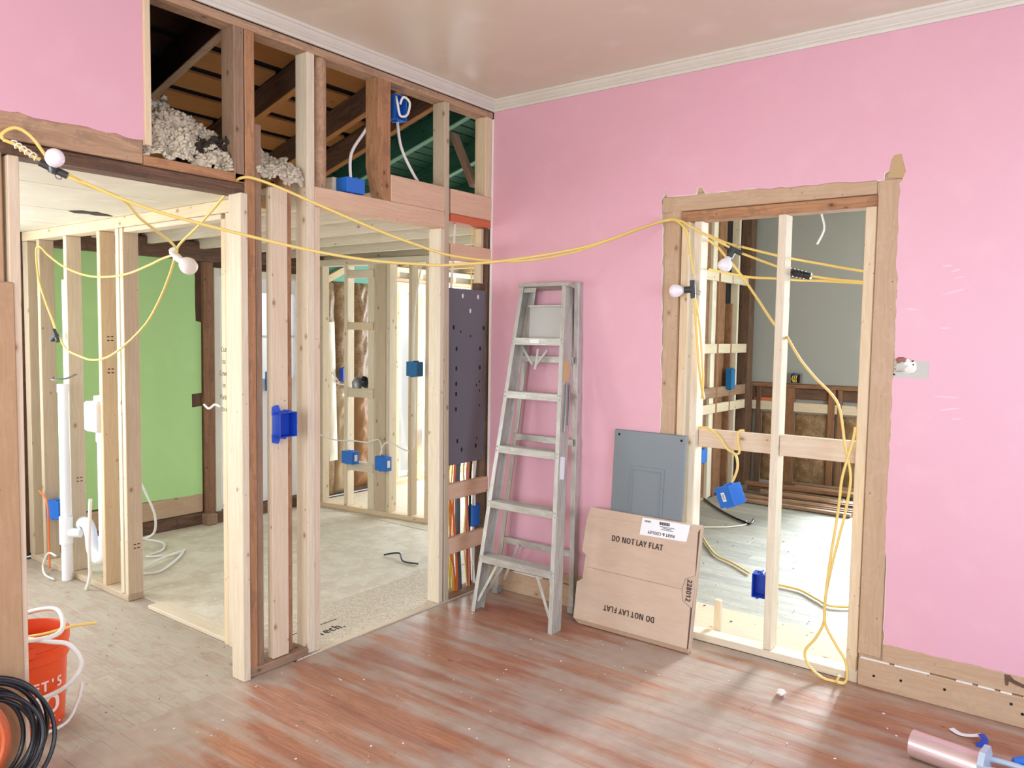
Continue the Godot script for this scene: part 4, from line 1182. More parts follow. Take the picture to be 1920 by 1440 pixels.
func build_box_and_cover() -> void:
	var cv := thing("panel_cover", "flat grey metal panel cover with an embossed door, standing behind the cardboard box", "panel cover", Vector3(0.885, 0.0, 0.084))
	var b := Basis(Vector3.RIGHT, -atan(0.066 / 1.06)) * Basis(Vector3.BACK, 0.0)
	var q := func(called: String, m: Material, x0: float, x1: float, y0: float, y1: float, z0: float, z1: float, bev := 0.002, label := "") -> void:
		put(cv, called, box(Vector3(x1 - x0, y1 - y0, z1 - z0), bev), m, b * Vector3((x0 + x1) * 0.5, (y0 + y1) * 0.5, (z0 + z1) * 0.5), b, label)
	q.call("sheet", M.panel_grey, 0.004, 0.424, 0.0, 1.062, -0.016, 0.0, 0.006)
	q.call("door", M.panel_grey, 0.112, 0.312, 0.30, 0.876, 0.0, 0.004, 0.0018)
	q.call("door_rib", M.panel_grey, 0.128, 0.134, 0.31, 0.858, 0.004, 0.007, 0.0015)
	q.call("door_rib", M.panel_grey, 0.290, 0.296, 0.31, 0.858, 0.004, 0.007, 0.0015)
	q.call("door_rib", M.panel_grey, 0.128, 0.296, 0.852, 0.858, 0.004, 0.007, 0.0015)
	q.call("latch", M.steel, 0.298, 0.306, 0.745, 0.775, 0.004, 0.008, 0.002)
	for s in [[0.034, 1.036], [0.398, 1.034]]:
		put(cv, "screw_hole", lathe([Vector2(0, 0.0006), Vector2(0.007, 0.0006), Vector2(0.007, -0.001)], 10), M.black, b * Vector3(s[0], s[1], 0.0), b * Basis(Vector3.RIGHT, PI / 2))
	# folded carton
	var c := thing("cardboard_box", "flat folded brown cardboard box marked DO NOT LAY FLAT, standing by the doorway", "cardboard box", Vector3(0.76, 0.004, 0.19))
	var f := Basis(Vector3.RIGHT, -atan(0.11 / 0.62))
	var pl := func(called: String, m: Material, pts: Array, deep: float, z: float, label := "") -> void:
		put(c, called, plate(PackedVector2Array(pts), deep), m, f * Vector3(0, 0, z), f, label)
	pl.call("back_panel", M.card, [Vector2(0.03, 0.0), Vector2(0.672, 0.0), Vector2(0.672, 0.628), Vector2(0.025, 0.628)], 0.003, -0.029)
	pl.call("upper_flap", M.card, [Vector2(0.010, 0.570), Vector2(0.024, 0.582), Vector2(0.656, 0.598), Vector2(0.664, 0.382), Vector2(0.614, 0.357), Vector2(0.602, 0.304), Vector2(0.053, 0.309), Vector2(0.043, 0.361), Vector2(0.002, 0.386)], 0.004, 0.0)
	pl.call("lower_flap", M.card, [Vector2(0.053, 0.306), Vector2(0.602, 0.301), Vector2(0.612, 0.246), Vector2(0.656, 0.222), Vector2(0.659, 0.026), Vector2(0.655, 0.022), Vector2(-0.006, 0.022), Vector2(-0.009, 0.217), Vector2(0.051, 0.257)], 0.004, 0.0)
	pl.call("under_panel", M.card, [Vector2(0.015, 0.02), Vector2(0.655, 0.02), Vector2(0.655, 0.59), Vector2(0.03, 0.58)], 0.004, -0.006)
	pl.call("side_tab", M.card, [Vector2(0.616, 0.354), Vector2(0.668, 0.384), Vector2(0.664, 0.222), Vector2(0.614, 0.248), Vector2(0.605, 0.303)], 0.003, -0.002)
	# folded edges: top, bottom, right side
	var e := func(x0: float, x1: float, y0: float, y1: float, z0: float, z1: float) -> void:
		put(c, "folded_edge", box(Vector3(x1 - x0, y1 - y0, z1 - z0), 0.003), M.card, f * Vector3((x0 + x1) * 0.5, (y0 + y1) * 0.5, (z0 + z1) * 0.5), f)
	e.call(0.024, 0.668, 0.625, 0.630, -0.031, -0.010)
	pl.call("top_edge", M.card, [Vector2(0.010, 0.572), Vector2(0.024, 0.629), Vector2(0.674, 0.629), Vector2(0.656, 0.598)], 0.004, -0.0045)
	pl.call("bottom_edge", M.card_dark, [Vector2(-0.006, 0.021), Vector2(0.028, 0.0), Vector2(0.674, 0.0), Vector2(0.659, 0.024)], 0.004, -0.0035)
	e.call(0.664, 0.669, 0.004, 0.626, -0.031, -0.006)
	pl.call("tape", M.card, [Vector2(0.040, 0.300), Vector2(0.140, 0.297), Vector2(0.138, 0.262), Vector2(0.045, 0.266)], 0.0006, 0.0005)
	pl.call("shipping_label", M.sticker, [Vector2(0.338, 0.532), Vector2(0.600, 0.537), Vector2(0.614, 0.624), Vector2(0.345, 0.622)], 0.0012, 0.0012, "white shipping label")
	var say := func(words: String, x: float, y: float, h: float, ang: float, sx: float, m: Material, bold := true) -> void:
		put(c, "printed_text", text_mesh(words, h, bold), m, f * Vector3(x, y, 0.0016), f * Basis(Vector3.BACK, ang) * Basis.from_scale(Vector3(sx, 1, 1)))
	say.call("DO NOT LAY FLAT", 0.326, 0.486, 0.030, 0.0, 0.86, M.ink_brown)
	say.call("DO NOT LAY FLAT", 0.324, 0.118, 0.030, PI, 0.86, M.ink_brown)
	say.call("228012", 0.640, 0.302, 0.026, -PI / 2, 0.92, M.ink_brown)
	say.call("HART & COOLEY", 0.46, 0.553, 0.016, PI, 0.9, M.ink)
	for k in 3: put(c, "printed_line", box(Vector3([0.07, 0.05, 0.08][k], 0.003, 0.0004), 0.0001), M.ink_brown, f * Vector3(0.49, 0.577 + k * 0.007, 0.0016), f)
	for k in 14:
		var w: float = [0.002, 0.004, 0.003][k % 3]
		put(c, "barcode_bar", box(Vector3(w, 0.016, 0.0004), 0.0001), M.ink, f * Vector3(0.445 + k * 0.0042, 0.607, 0.0016), f)
	for k in 8:
		put(c, "barcode_bar", box(Vector3([0.003, 0.002][k % 2], 0.010, 0.0004), 0.0001), M.ink, f * Vector3(0.362 + k * 0.0045, 0.606, 0.0016), f)

func cable(called: String, label: String, group: String, m: Material, pts: Array, r: float) -> void:
	var mid: Vector3 = pts[pts.size() - 1]
	var loc := []
	for q in pts: loc.append(q - mid)
	single(called, label, "cable", tube(loc, r, 6, 8), m, mid, Basis.IDENTITY, group)

func build_panel() -> void:
	var p := thing("electrical_panel", "dark grey electrical panel back plate with punched holes between the corner studs", "electrical panel", Vector3(-0.03, 0.79, 0.17))
	B(p, "plate", M.panel_dark, -0.034, -0.026, 0.792, 1.826, -0.012, 0.352, 0.002)
	B(p, "flange", M.panel_dark, -0.09, -0.026, 0.792, 1.826, -0.016, -0.012, 0.001)
	B(p, "flange", M.panel_dark, -0.09, -0.030, 1.822, 1.826, -0.012, 0.352, 0.001)
	var holes := [[0.235, 1.785, 1], [0.095, 1.785, 1], [0.165, 1.70, 1], [0.312, 1.60, 0], [0.038, 1.60, 0], [0.25, 1.575, 2], [0.285, 1.475, 0], [0.07, 1.475, 0], [0.285, 1.36, 0], [0.07, 1.36, 0], [0.285, 1.27, 0], [0.10, 1.255, 2], [0.07, 1.275, 2], [0.285, 1.21, 0], [0.07, 1.22, 2], [0.285, 1.12, 0], [0.07, 1.13, 2], [0.16, 1.55, 2], [0.27, 0.93, 0], [0.23, 0.875, 0], [0.09, 0.93, 2], [0.10, 0.885, 0]]
	for h in holes:
		put(p, "hole", lathe([Vector2(0, 0.0008), Vector2(0.5, 0.0008), Vector2(0.5, 0.0)], 10), M.sticker if h[2] == 1 else M.black, Vector3(-0.026, h[1], h[0]) - origin(p), Basis(Vector3.BACK, -PI / 2) * Basis.from_scale(Vector3(0.028, 1.0, 0.016) if h[2] != 2 else Vector3(0.014, 1, 0.010)))
	var top := 0.80
	var list := [
		["yellow cable in the bundle under the panel, left strand", M.cable_yellow, 0.307, 0.285, 0.004, -0.075],
		["yellow cable in the bundle under the panel, second strand", M.cable_yellow, 0.283, 0.268, 0.0045, -0.07],
		["yellow cable in the bundle under the panel, third strand", M.cable_yellow, 0.262, 0.272, 0.0045, -0.08],
		["pale yellow cable beside the thick grey one, under the panel", M.amber, 0.250, 0.258, 0.004, -0.065],
		["orange cable crossing to the sill under the panel, left one", M.cable_orange, 0.320, 0.256, 0.006, -0.06],
		["orange cable beside the thick grey one at the sill", M.cable_orange, 0.268, 0.240, 0.007, -0.055],
		["thick dark grey feeder cable coming down from the panel", M.cable_grey, 0.215, 0.205, 0.0165, -0.07],
		["thin tan cable right of the thick grey feeder", M.amber, 0.150, 0.140, 0.0045, -0.07],
		["salmon pink cable right of the grey feeder", M.cable_salmon, 0.132, 0.118, 0.007, -0.06],
		["black cable down the bay under the panel", M.cable_black, 0.085, 0.098, 0.0075, -0.075],
		["white cable beside the black one under the panel", M.cable_white, 0.062, 0.070, 0.006, -0.065],
		["white cable nearest the corner under the panel", M.cable_white, 0.045, 0.052, 0.006, -0.08],
		["dark red cable low beside the black one", M.fibre_red, 0.104, 0.108, 0.008, -0.085],
		["thin grey-white cable at the left stud under the panel", M.cable_white, 0.335, 0.318, 0.005, -0.085]]
	for k in list.size():
		var c: Array = list[k]
		var d: float = c[5]
		var w := 0.012 * sin(k * 2.1)
		cable("panel_cable", c[0], "cables under the electrical panel", c[1], [Vector3(d + 0.02, 0.86, c[2]), Vector3(d, 0.74, c[2] + w), Vector3(d, 0.52, lerpf(c[2], c[3], 0.4) - w), Vector3(d, 0.30, lerpf(c[2], c[3], 0.7) + w * 0.7), Vector3(d + 0.01, 0.12, c[3]), Vector3(d + 0.015, 0.02, c[3] - w * 0.5)], c[4])
	cable("panel_cable", "thin yellow cable rising above the panel", "cables above the electrical panel", M.amber, [Vector3(-0.07, 2.4, 0.09), Vector3(-0.075, 2.1, 0.10), Vector3(-0.06, 1.83, 0.115)], 0.005)
	cable("panel_cable", "grey-white cable rising above the panel at the left", "cables above the electrical panel", M.cable_white, [Vector3(-0.07, 2.3, 0.25), Vector3(-0.075, 2.1, 0.26), Vector3(-0.06, 1.83, 0.30)], 0.007)

# plastic outlet box: open front along local +z
func outlet_box(label: String, at: Vector3, size: Vector3, turn: Basis, m: Material, ears := false, sticker := true, open := true) -> Node3D:
	var o := thing("outlet_box", label, "electrical box", at)
	o.basis = turn
	var h := size * 0.5
	var t := 0.0035
	var st := begin()
	box(Vector3(size.x, size.y, t), 0.001, Vector3.INF, st, Vector3(0, 0, -h.z))
	for s in [-1.0, 1.0]:
		box(Vector3(t, size.y, size.z), 0.001, Vector3.INF, st, Vector3(s * h.x, 0, 0))
		box(Vector3(size.x, t, size.z), 0.001, Vector3.INF, st, Vector3(0, s * h.y, 0))
	put(o, "shell", st.commit(), m)
	if not open: put(o, "lid", box(Vector3(size.x, size.y, t), 0.001), m, Vector3(0, 0, h.z))
	for s in [-1.0, 1.0]:
		put(o, "screw_boss", box(Vector3(0.014, 0.012, size.z * 0.8), 0.003), m, Vector3(s * h.x * 0.3, s * (h.y + 0.004), 0))
		put(o, "nail_rib", box(Vector3(size.x * 0.5, 0.006, 0.012), 0.002), m, Vector3(0, s * (h.y + 0.003), -h.z * 0.4))
	if ears:
		for s in [-1.0, 1.0]:
			var e := PackedVector2Array([Vector2(-h.x - 0.012, s * h.y * 0.8), Vector2(-h.x + 0.034, s * h.y), Vector2(-h.x + 0.018, s * (h.y + 0.034)), Vector2(-h.x - 0.010, s * (h.y + 0.026))])
			put(o, "ear", plate(e, 0.01), m, Vector3(0, 0, -h.z * 0.3))
	if sticker:
		put(o, "barcode_sticker", box(Vector3(0.002, size.y * 0.5, size.z * 0.45), 0.0005), M.sticker, Vector3(h.x + 0.003, 0, 0))
	return o

func build_boxes() -> void:
	var I := Basis.IDENTITY
	var room := Basis(Vector3.UP, PI / 2)      # opening towards +x
	var o := outlet_box("large open blue outlet box with ears on the flat stud of the left wall", Vector3(0.020, 1.140, 1.520), Vector3(0.092, 0.110, 0.060), room, M.navy, true, false)
	put(o, "knockout", tube([Vector3(0.0, 0.010, 0), Vector3(0.008, 0, 0), Vector3(0, -0.010, 0), Vector3(-0.008, 0, 0)], 0.0012, 4, 6, true), M.blue, Vector3(-0.012, 0.004, -0.0275))
	outlet_box("blue outlet box high up beside the split old stud with a loop of white cable", Vector3(-0.05, 2.745, 0.752), Vector3(0.085, 0.125, 0.06), room, M.blue, false, false)
	cable("white_cable", "white cable looped inside the high blue outlet box", "white cables at the attic opening", M.cable_white, [Vector3(-0.035, 2.80, 0.775), Vector3(-0.012, 2.755, 0.785), Vector3(-0.012, 2.70, 0.765), Vector3(-0.006, 2.715, 0.72), Vector3(-0.004, 2.78, 0.705), Vector3(-0.010, 2.80, 0.745), Vector3(-0.02, 2.76, 0.76)], 0.0065)
	cable("white_cable", "white cable hanging from the high blue box down behind the header", "white cables at the attic opening", M.cable_white, [Vector3(-0.06, 2.68, 0.74), Vector3(-0.05, 2.55, 0.72), Vector3(-0.05, 2.43, 0.63), Vector3(-0.06, 2.34, 0.52)], 0.008)
	cable("white_cable", "white cable curving down to the blue box on the header", "white cables at the attic opening", M.cable_white, [Vector3(-0.12, 2.72, 0.84), Vector3(-0.10, 2.60, 0.93), Vector3(-0.08, 2.46, 1.04), Vector3(-0.06, 2.32, 1.06)], 0.008)
	outlet_box("blue outlet box lying on the pinkish header under the attic opening", Vector3(-0.05, 2.290, 1.07), Vector3(0.115, 0.07, 0.08), room, M.blue, false, true, false)
	var s1 := outlet_box("blue outlet box on the second partition stud beside the white drain pipe", Vector3(-2.42, 0.375, 1.495), Vector3(0.11, 0.115, 0.075), Basis(Vector3.UP, 0.0), M.blue, false, true, false)
	s1.rotation.y = 0.25
	outlet_box("dark blue outlet box half hidden behind the third partition stud", Vector3(-1.78, 0.36, 1.45), Vector3(0.07, 0.11, 0.07), I, M.navy, false, false, false)
	# kitchen
	outlet_box("blue outlet box on the narrow framed bay of the far partition", Vector3(-2.13, 0.485, -0.74), Vector3(0.14, 0.105, 0.07), I, M.blue, false, true, false)
	outlet_box("blue outlet box on the double stud right of the far framed bay", Vector3(-1.775, 0.465, -0.79), Vector3(0.125, 0.115, 0.07), I, M.blue, false, true, false)
	outlet_box("dark teal-blue outlet box at shoulder height on the far slender stud", Vector3(-1.455, 1.27, -0.83), Vector3(0.12, 0.115, 0.07), I, M.teal_blue, false, false, false)
	outlet_box("small blue box low behind the far slender stud in the bright gap", Vector3(-2.62, 0.50, -2.28), Vector3(0.11, 0.16, 0.06), room, M.blue, false, false, false)
	outlet_box("royal blue box by the kraft insulation above the white cable loop", Vector3(-2.69, 1.16, -1.15), Vector3(0.07, 0.12, 0.05), room, M.navy, false, false, false)
	outlet_box("tall blue box seen in the narrow gap beside the rough grey stud", Vector3(-2.68, 1.13, -0.35), Vector3(0.10, 0.16, 0.06), room, M.teal_blue, false, false, false)
	outlet_box("blue outlet box beside the cables under the electrical panel", Vector3(-0.08, 0.44, 0.045), Vector3(0.085, 0.125, 0.05), room, M.blue, false, true, false)
	cable("kitchen_cable", "white cable loop in front of the kraft insulation", "white cables in the far partition", M.cable_white, [Vector3(-2.5, 1.10, -0.93), Vector3(-2.62, 1.19, -0.95), Vector3(-2.63, 1.12, -0.97), Vector3(-2.56, 1.08, -1.0), Vector3(-2.48, 1.09, -1.1)], 0.006)
	cable("kitchen_cable", "long white cable strung across the far framed bay", "white cables in the far partition", M.cable_white, [Vector3(-2.52, 0.655, -0.70), Vector3(-2.30, 0.62, -0.72), Vector3(-2.10, 0.63, -0.745), Vector3(-1.95, 0.63, -0.765), Vector3(-1.82, 0.66, -0.785), Vector3(-1.78, 0.55, -0.78)], 0.006)
	cable("kitchen_cable", "white cable arching from the blue box to the slender stud", "white cables in the far partition", M.cable_white, [Vector3(-1.80, 0.53, -0.78), Vector3(-1.77, 0.62, -0.785), Vector3(-1.70, 0.65, -0.80), Vector3(-1.60, 0.60, -0.84), Vector3(-1.535, 0.585, -0.855)], 0.006)
	cable("kitchen_cable", "thin white cable running down the slender far stud", "white cables in the far partition", M.cable_white, [Vector3(-1.40, 2.10, -0.84), Vector3(-1.47, 1.75, -0.845), Vector3(-1.49, 1.33, -0.85), Vector3(-1.47, 0.95, -0.855), Vector3(-1.48, 0.62, -0.855)], 0.006)
	var fan := thing("wall_fitting", "round grey fitting with a black cap on the third block of the far framed bay", "fitting", Vector3(-2.12, 1.08, -0.82))
	put(fan, "body", lathe([Vector2(0, 0), Vector2(0.05, 0), Vector2(0.055, 0.05), Vector2(0.03, 0.09), Vector2(0, 0.09)], 16), M.steel)
	put(fan, "cap", blob(Vector3(0.045, 0.05, 0.045), 4, 0.15), M.cable_black, Vector3(0.085, 0.055, 0))
	# doorway and back room
	var h := outlet_box("bright blue outlet box dangling from a yellow cable in the doorway", Vector3(1.548, 0.785, 0.012), Vector3(0.108, 0.10, 0.075), Basis(Vector3.BACK, 0.38) * Basis(Vector3.UP, -0.45), M.blue, false, false, false)
	put(h, "barcode_sticker", box(Vector3(0.026, 0.045, 0.001), 0.0003), M.sticker, Vector3(-0.005, 0.0, 0.0405))
	for k in 6: put(h, "sticker_bar", box(Vector3(0.014, 0.0024, 0.0006), 0.0001), M.ink, Vector3(-0.005, -0.012 + k * 0.005, 0.0412))
	cable("yellow_cable", "yellow cable from the left doorway block down to the dangling blue box", "yellow cables in the doorway", M.amber, [Vector3(1.345, 1.10, -0.045), Vector3(1.40, 1.104, -0.03), Vector3(1.46, 1.07, -0.028), Vector3(1.51, 1.01, -0.022), Vector3(1.555, 0.985, -0.018), Vector3(1.572, 0.93, -0.01), Vector3(1.56, 0.87, 0.0), Vector3(1.54, 0.83, 0.005)], 0.0065)
	cable("yellow_cable", "yellow cable tail folded over the left doorway block", "yellow cables in the doorway", M.amber, [Vector3(1.555, 0.985, -0.02), Vector3(1.575, 1.0, -0.02), Vector3(1.562, 1.05, -0.03), Vector3(1.56, 1.098, -0.04), Vector3(1.575, 1.103, -0.07)], 0.0065)
	outlet_box("open blue outlet box low on the left side of the doorway's middle stud", Vector3(1.690, 0.345, -0.06), Vector3(0.068, 0.115, 0.07), Basis(Vector3.UP, 0.15), M.navy, false, false)
	outlet_box("blue outlet box on the stripped wall just inside the doorway", Vector3(0.04, 0.455, -3.10), Vector3(0.13, 0.125, 0.07), room, M.blue, false, true, false)
	outlet_box("slim blue switch box on the stripped wall near the back-room corner", Vector3(0.03, 1.148, -3.79), Vector3(0.09, 0.20, 0.06), room, M.teal_blue, false, false, false)
	cable("yellow_cable", "yellow cable on the back-room floor left of the middle stud", "yellow cables on the back-room floor", M.amber, [Vector3(0.58, 0.012, -1.94), Vector3(0.72, 0.012, -1.72), Vector3(0.87, 0.012, -1.52), Vector3(1.02, 0.012, -1.42), Vector3(1.20, 0.012, -1.27)], 0.007)
	cable("yellow_cable", "yellow cable on the back-room floor right of the middle stud", "yellow cables on the back-room floor", M.amber, [Vector3(1.43, 0.012, -1.153), Vector3(1.567, 0.012, -1.136), Vector3(1.70, 0.012, -1.03), Vector3(1.81, 0.012, -0.965), Vector3(2.0, 0.012, -1.12)], 0.007)
	cable("black_cable", "black cable lying on the back-room floor by the left stud", "black cables on floors", M.cable_black, [Vector3(0.0, 0.012, -3.3), Vector3(0.25, 0.012, -3.0), Vector3(0.476, 0.012, -2.77), Vector3(0.62, 0.012, -2.66), Vector3(0.71, 0.014, -2.60), Vector3(0.70, 0.03, -2.72)], 0.009)
	cable("thin_cable", "thin grey cable curving on the back-room floor under the black one", "", M.cable_white, [Vector3(0.45, 0.008, -2.26), Vector3(0.60, 0.008, -2.40), Vector3(0.68, 0.008, -2.57), Vector3(0.64, 0.008, -2.71)], 0.005)
	cable("hanging_wire", "short white wire hanging from the doorway header", "", M.cable_white, [Vector3(1.90, 2.15, -0.10), Vector3(1.915, 2.08, -0.10), Vector3(1.885, 2.01, -0.10)], 0.005)
	# kitchen floor cables
	cable("floor_cable", "white cable rising from the kitchen floor against the green wall", "white cables on the kitchen floor", M.cable_white, [Vector3(-2.52, 0.475, 0.905), Vector3(-2.50, 0.36, 0.86), Vector3(-2.48, 0.20, 0.81), Vector3(-2.52, 0.06, 0.80), Vector3(-2.6, 0.012, 0.86)], 0.009)
	cable("floor_cable", "white cable loop on the kitchen floor behind the last partition stud", "white cables on the kitchen floor", M.cable_white, [Vector3(-2.62, 0.012, 0.85), Vector3(-2.40, 0.012, 0.80), Vector3(-2.22, 0.012, 0.90), Vector3(-2.15, 0.012, 1.05), Vector3(-2.05, 0.012, 0.92), Vector3(-2.07, 0.012, 0.83), Vector3(-1.90, 0.012, 0.99), Vector3(-1.76, 0.012, 1.18), Vector3(-1.83, 0.012, 1.27)], 0.008)
	cable("floor_cable", "white cable end bent towards the partition on the kitchen floor", "white cables on the kitchen floor", M.cable_white, [Vector3(-2.1, 0.012, 0.80), Vector3(-1.98, 0.03, 1.02), Vector3(-1.9, 0.012, 1.22)], 0.007)
	cable("black_cable", "dark cable offcut on the plywood beside the panel stud", "black cables on floors", M.cable_black, [Vector3(-0.95, 0.01, -0.02), Vector3(-0.85, 0.03, -0.07), Vector3(-0.74, 0.01, 0.0), Vector3(-0.62, 0.01, -0.02)], 0.006)
	cable("stub_wire", "white stripped cable stub poking out beside the white door casing", "", M.cable_white, [Vector3(-0.50, 1.185, 1.52), Vector3(-0.56, 1.19, 1.51), Vector3(-0.63, 1.165, 1.50), Vector3(-0.69, 1.18, 1.49)], 0.006)

func build_plumbing() -> void:
	var p := thing("drain_pipe", "white plastic drain pipe standing in front of the third partition stud", "pipe", Vector3(-2.068, 0.0, 1.595))
	put(p, "pipe", lathe([Vector2(0, 0), Vector2(0.029, 0), Vector2(0.029, 1.17), Vector2(0.033, 1.17), Vector2(0.033, 1.22), Vector2(0, 1.22)], 18), M.pvc)
	put(p, "tee", lathe([Vector2(0.030, 0.23), Vector2(0.038, 0.23), Vector2(0.038, 0.40), Vector2(0.030, 0.40)], 18), M.pvc)
	put(p, "tee_branch", tube([Vector3(0.0, 0.30, 0), Vector3(0.055, 0.30, -0.03), Vector3(0.085, 0.30, -0.05)], 0.028, 3, 14), M.pvc)
	put(p, "vent_pipe", lathe([Vector2(0, 1.15), Vector2(0.024, 1.16), Vector2(0.024, 1.86), Vector2(0, 1.86)], 14), M.pvc, Vector3(-0.105, 0, -0.075))
	put(p, "strap", tube([Vector3(-0.05, 1.26, 0.03), Vector3(0.0, 1.25, 0.05), Vector3(0.04, 1.255, 0.0), Vector3(0.045, 1.28, -0.06)], 0.012, 5, 8, false, 0.35), M.steel)
	var v := thing("vent_pipe", "white plastic pipe with a square air valve box behind the fourth stud", "pipe", Vector3(-1.735, 0.0, 1.52))
	put(v, "pipe", lathe([Vector2(0, 0.30), Vector2(0.029, 0.30), Vector2(0.029, 1.0), Vector2(0, 1.0)], 16), M.pvc)
	put(v, "coupling", lathe([Vector2(0.029, 0.89), Vector2(0.035, 0.89), Vector2(0.035, 0.945), Vector2(0.029, 0.945)], 16), M.pvc)
	put(v, "valve_box", box(Vector3(0.14, 0.18, 0.10), 0.012), M.pvc, Vector3(-0.035, 1.04, 0.01))
	put(v, "valve_cap", lathe([Vector2(0, 1.13), Vector2(0.045, 1.13), Vector2(0.042, 1.165), Vector2(0, 1.17)], 16), M.pvc)
	put(v, "trap", tube([Vector3(-0.30, 0.345, -0.01), Vector3(-0.22, 0.36, 0.0), Vector3(-0.15, 0.31, 0.01), Vector3(-0.12, 0.22, 0.015), Vector3(-0.06, 0.17, 0.01), Vector3(0.0, 0.20, 0.0), Vector3(0.0, 0.32, 0.0)], 0.035, 6, 16), M.pvc)
	put(v, "trap_collar", lathe([Vector2(0.036, 0), Vector2(0.043, 0), Vector2(0.043, 0.04), Vector2(0.036, 0.04)], 16), M.pvc, Vector3(-0.30, 0.345, -0.01), Basis(Vector3.BACK, -PI / 2))
	cable("drop_cable", "white cable pair dropping in front of the air valve pipe", "", M.cable_white, [Vector3(-1.76, 0.55, 1.585), Vector3(-1.755, 0.30, 1.60), Vector3(-1.75, 0.10, 1.60), Vector3(-1.78, 0.006, 1.61)], 0.010)
	cable("orange_tube", "orange flexible tube on the second partition stud", "", M.cable_orange, [Vector3(-2.50, 0.50, 1.575), Vector3(-2.38, 0.43, 1.575), Vector3(-2.37, 0.20, 1.575), Vector3(-2.33, 0.02, 1.59)], 0.006)
	cable("hall_cable", "thin white cable loop left of the white drain pipe", "", M.cable_white, [Vector3(-2.09, 0.16, 1.65), Vector3(-2.22, 0.15, 1.64), Vector3(-2.30, 0.06, 1.64), Vector3(-2.25, 0.01, 1.65), Vector3(-2.10, 0.012, 1.66)], 0.006)

# lamp holder: body along the cord, neck and bulb towards "to"
func lamp_holder(t: Node3D, at: Vector3, along: Vector3, to: Vector3, m: Material, with_bulb := true, r := 0.030) -> void:
	var x := along.normalized()
	var y := (to - x * to.dot(x)).normalized()
	var b := Basis(x, y, x.cross(y))
	var st := begin()
	tube_into(st, PackedVector3Array([Vector3(-0.045, 0, 0), Vector3(-0.025, 0, 0), Vector3(0.025, 0, 0), Vector3(0.045, 0, 0)]), 0.013, 10)
	tube_into(st, PackedVector3Array([Vector3(0, 0, 0), Vector3(0, 0.02, 0), Vector3(0, 0.042, 0)]), 0.017, 12)
	box(Vector3(0.03, 0.02, 0.03), 0.003, Vector3.INF, st, Vector3.ZERO)
	var s := put(t, "socket", st.commit(), m, at - origin(t), b)
	put(s, "hook", tube([Vector3(0.02, -0.01, 0), Vector3(0.03, -0.03, 0.008), Vector3(0.015, -0.036, 0.01), Vector3(0.008, -0.022, 0.006)], 0.0022, 4, 6), M.steel)
	if with_bulb:
		var k := r / 0.03
		put(s, "bulb", lathe([Vector2(0.011, 0.03), Vector2(0.013, 0.048), Vector2(0.018 * k, 0.058), Vector2(0.026 * k, 0.072), Vector2(r, 0.090), Vector2(0.027 * k, 0.105), Vector2(0.018 * k, 0.115), Vector2(0.008 * k, 0.1195), Vector2(0.0, 0.12)], 20), M.bulb)

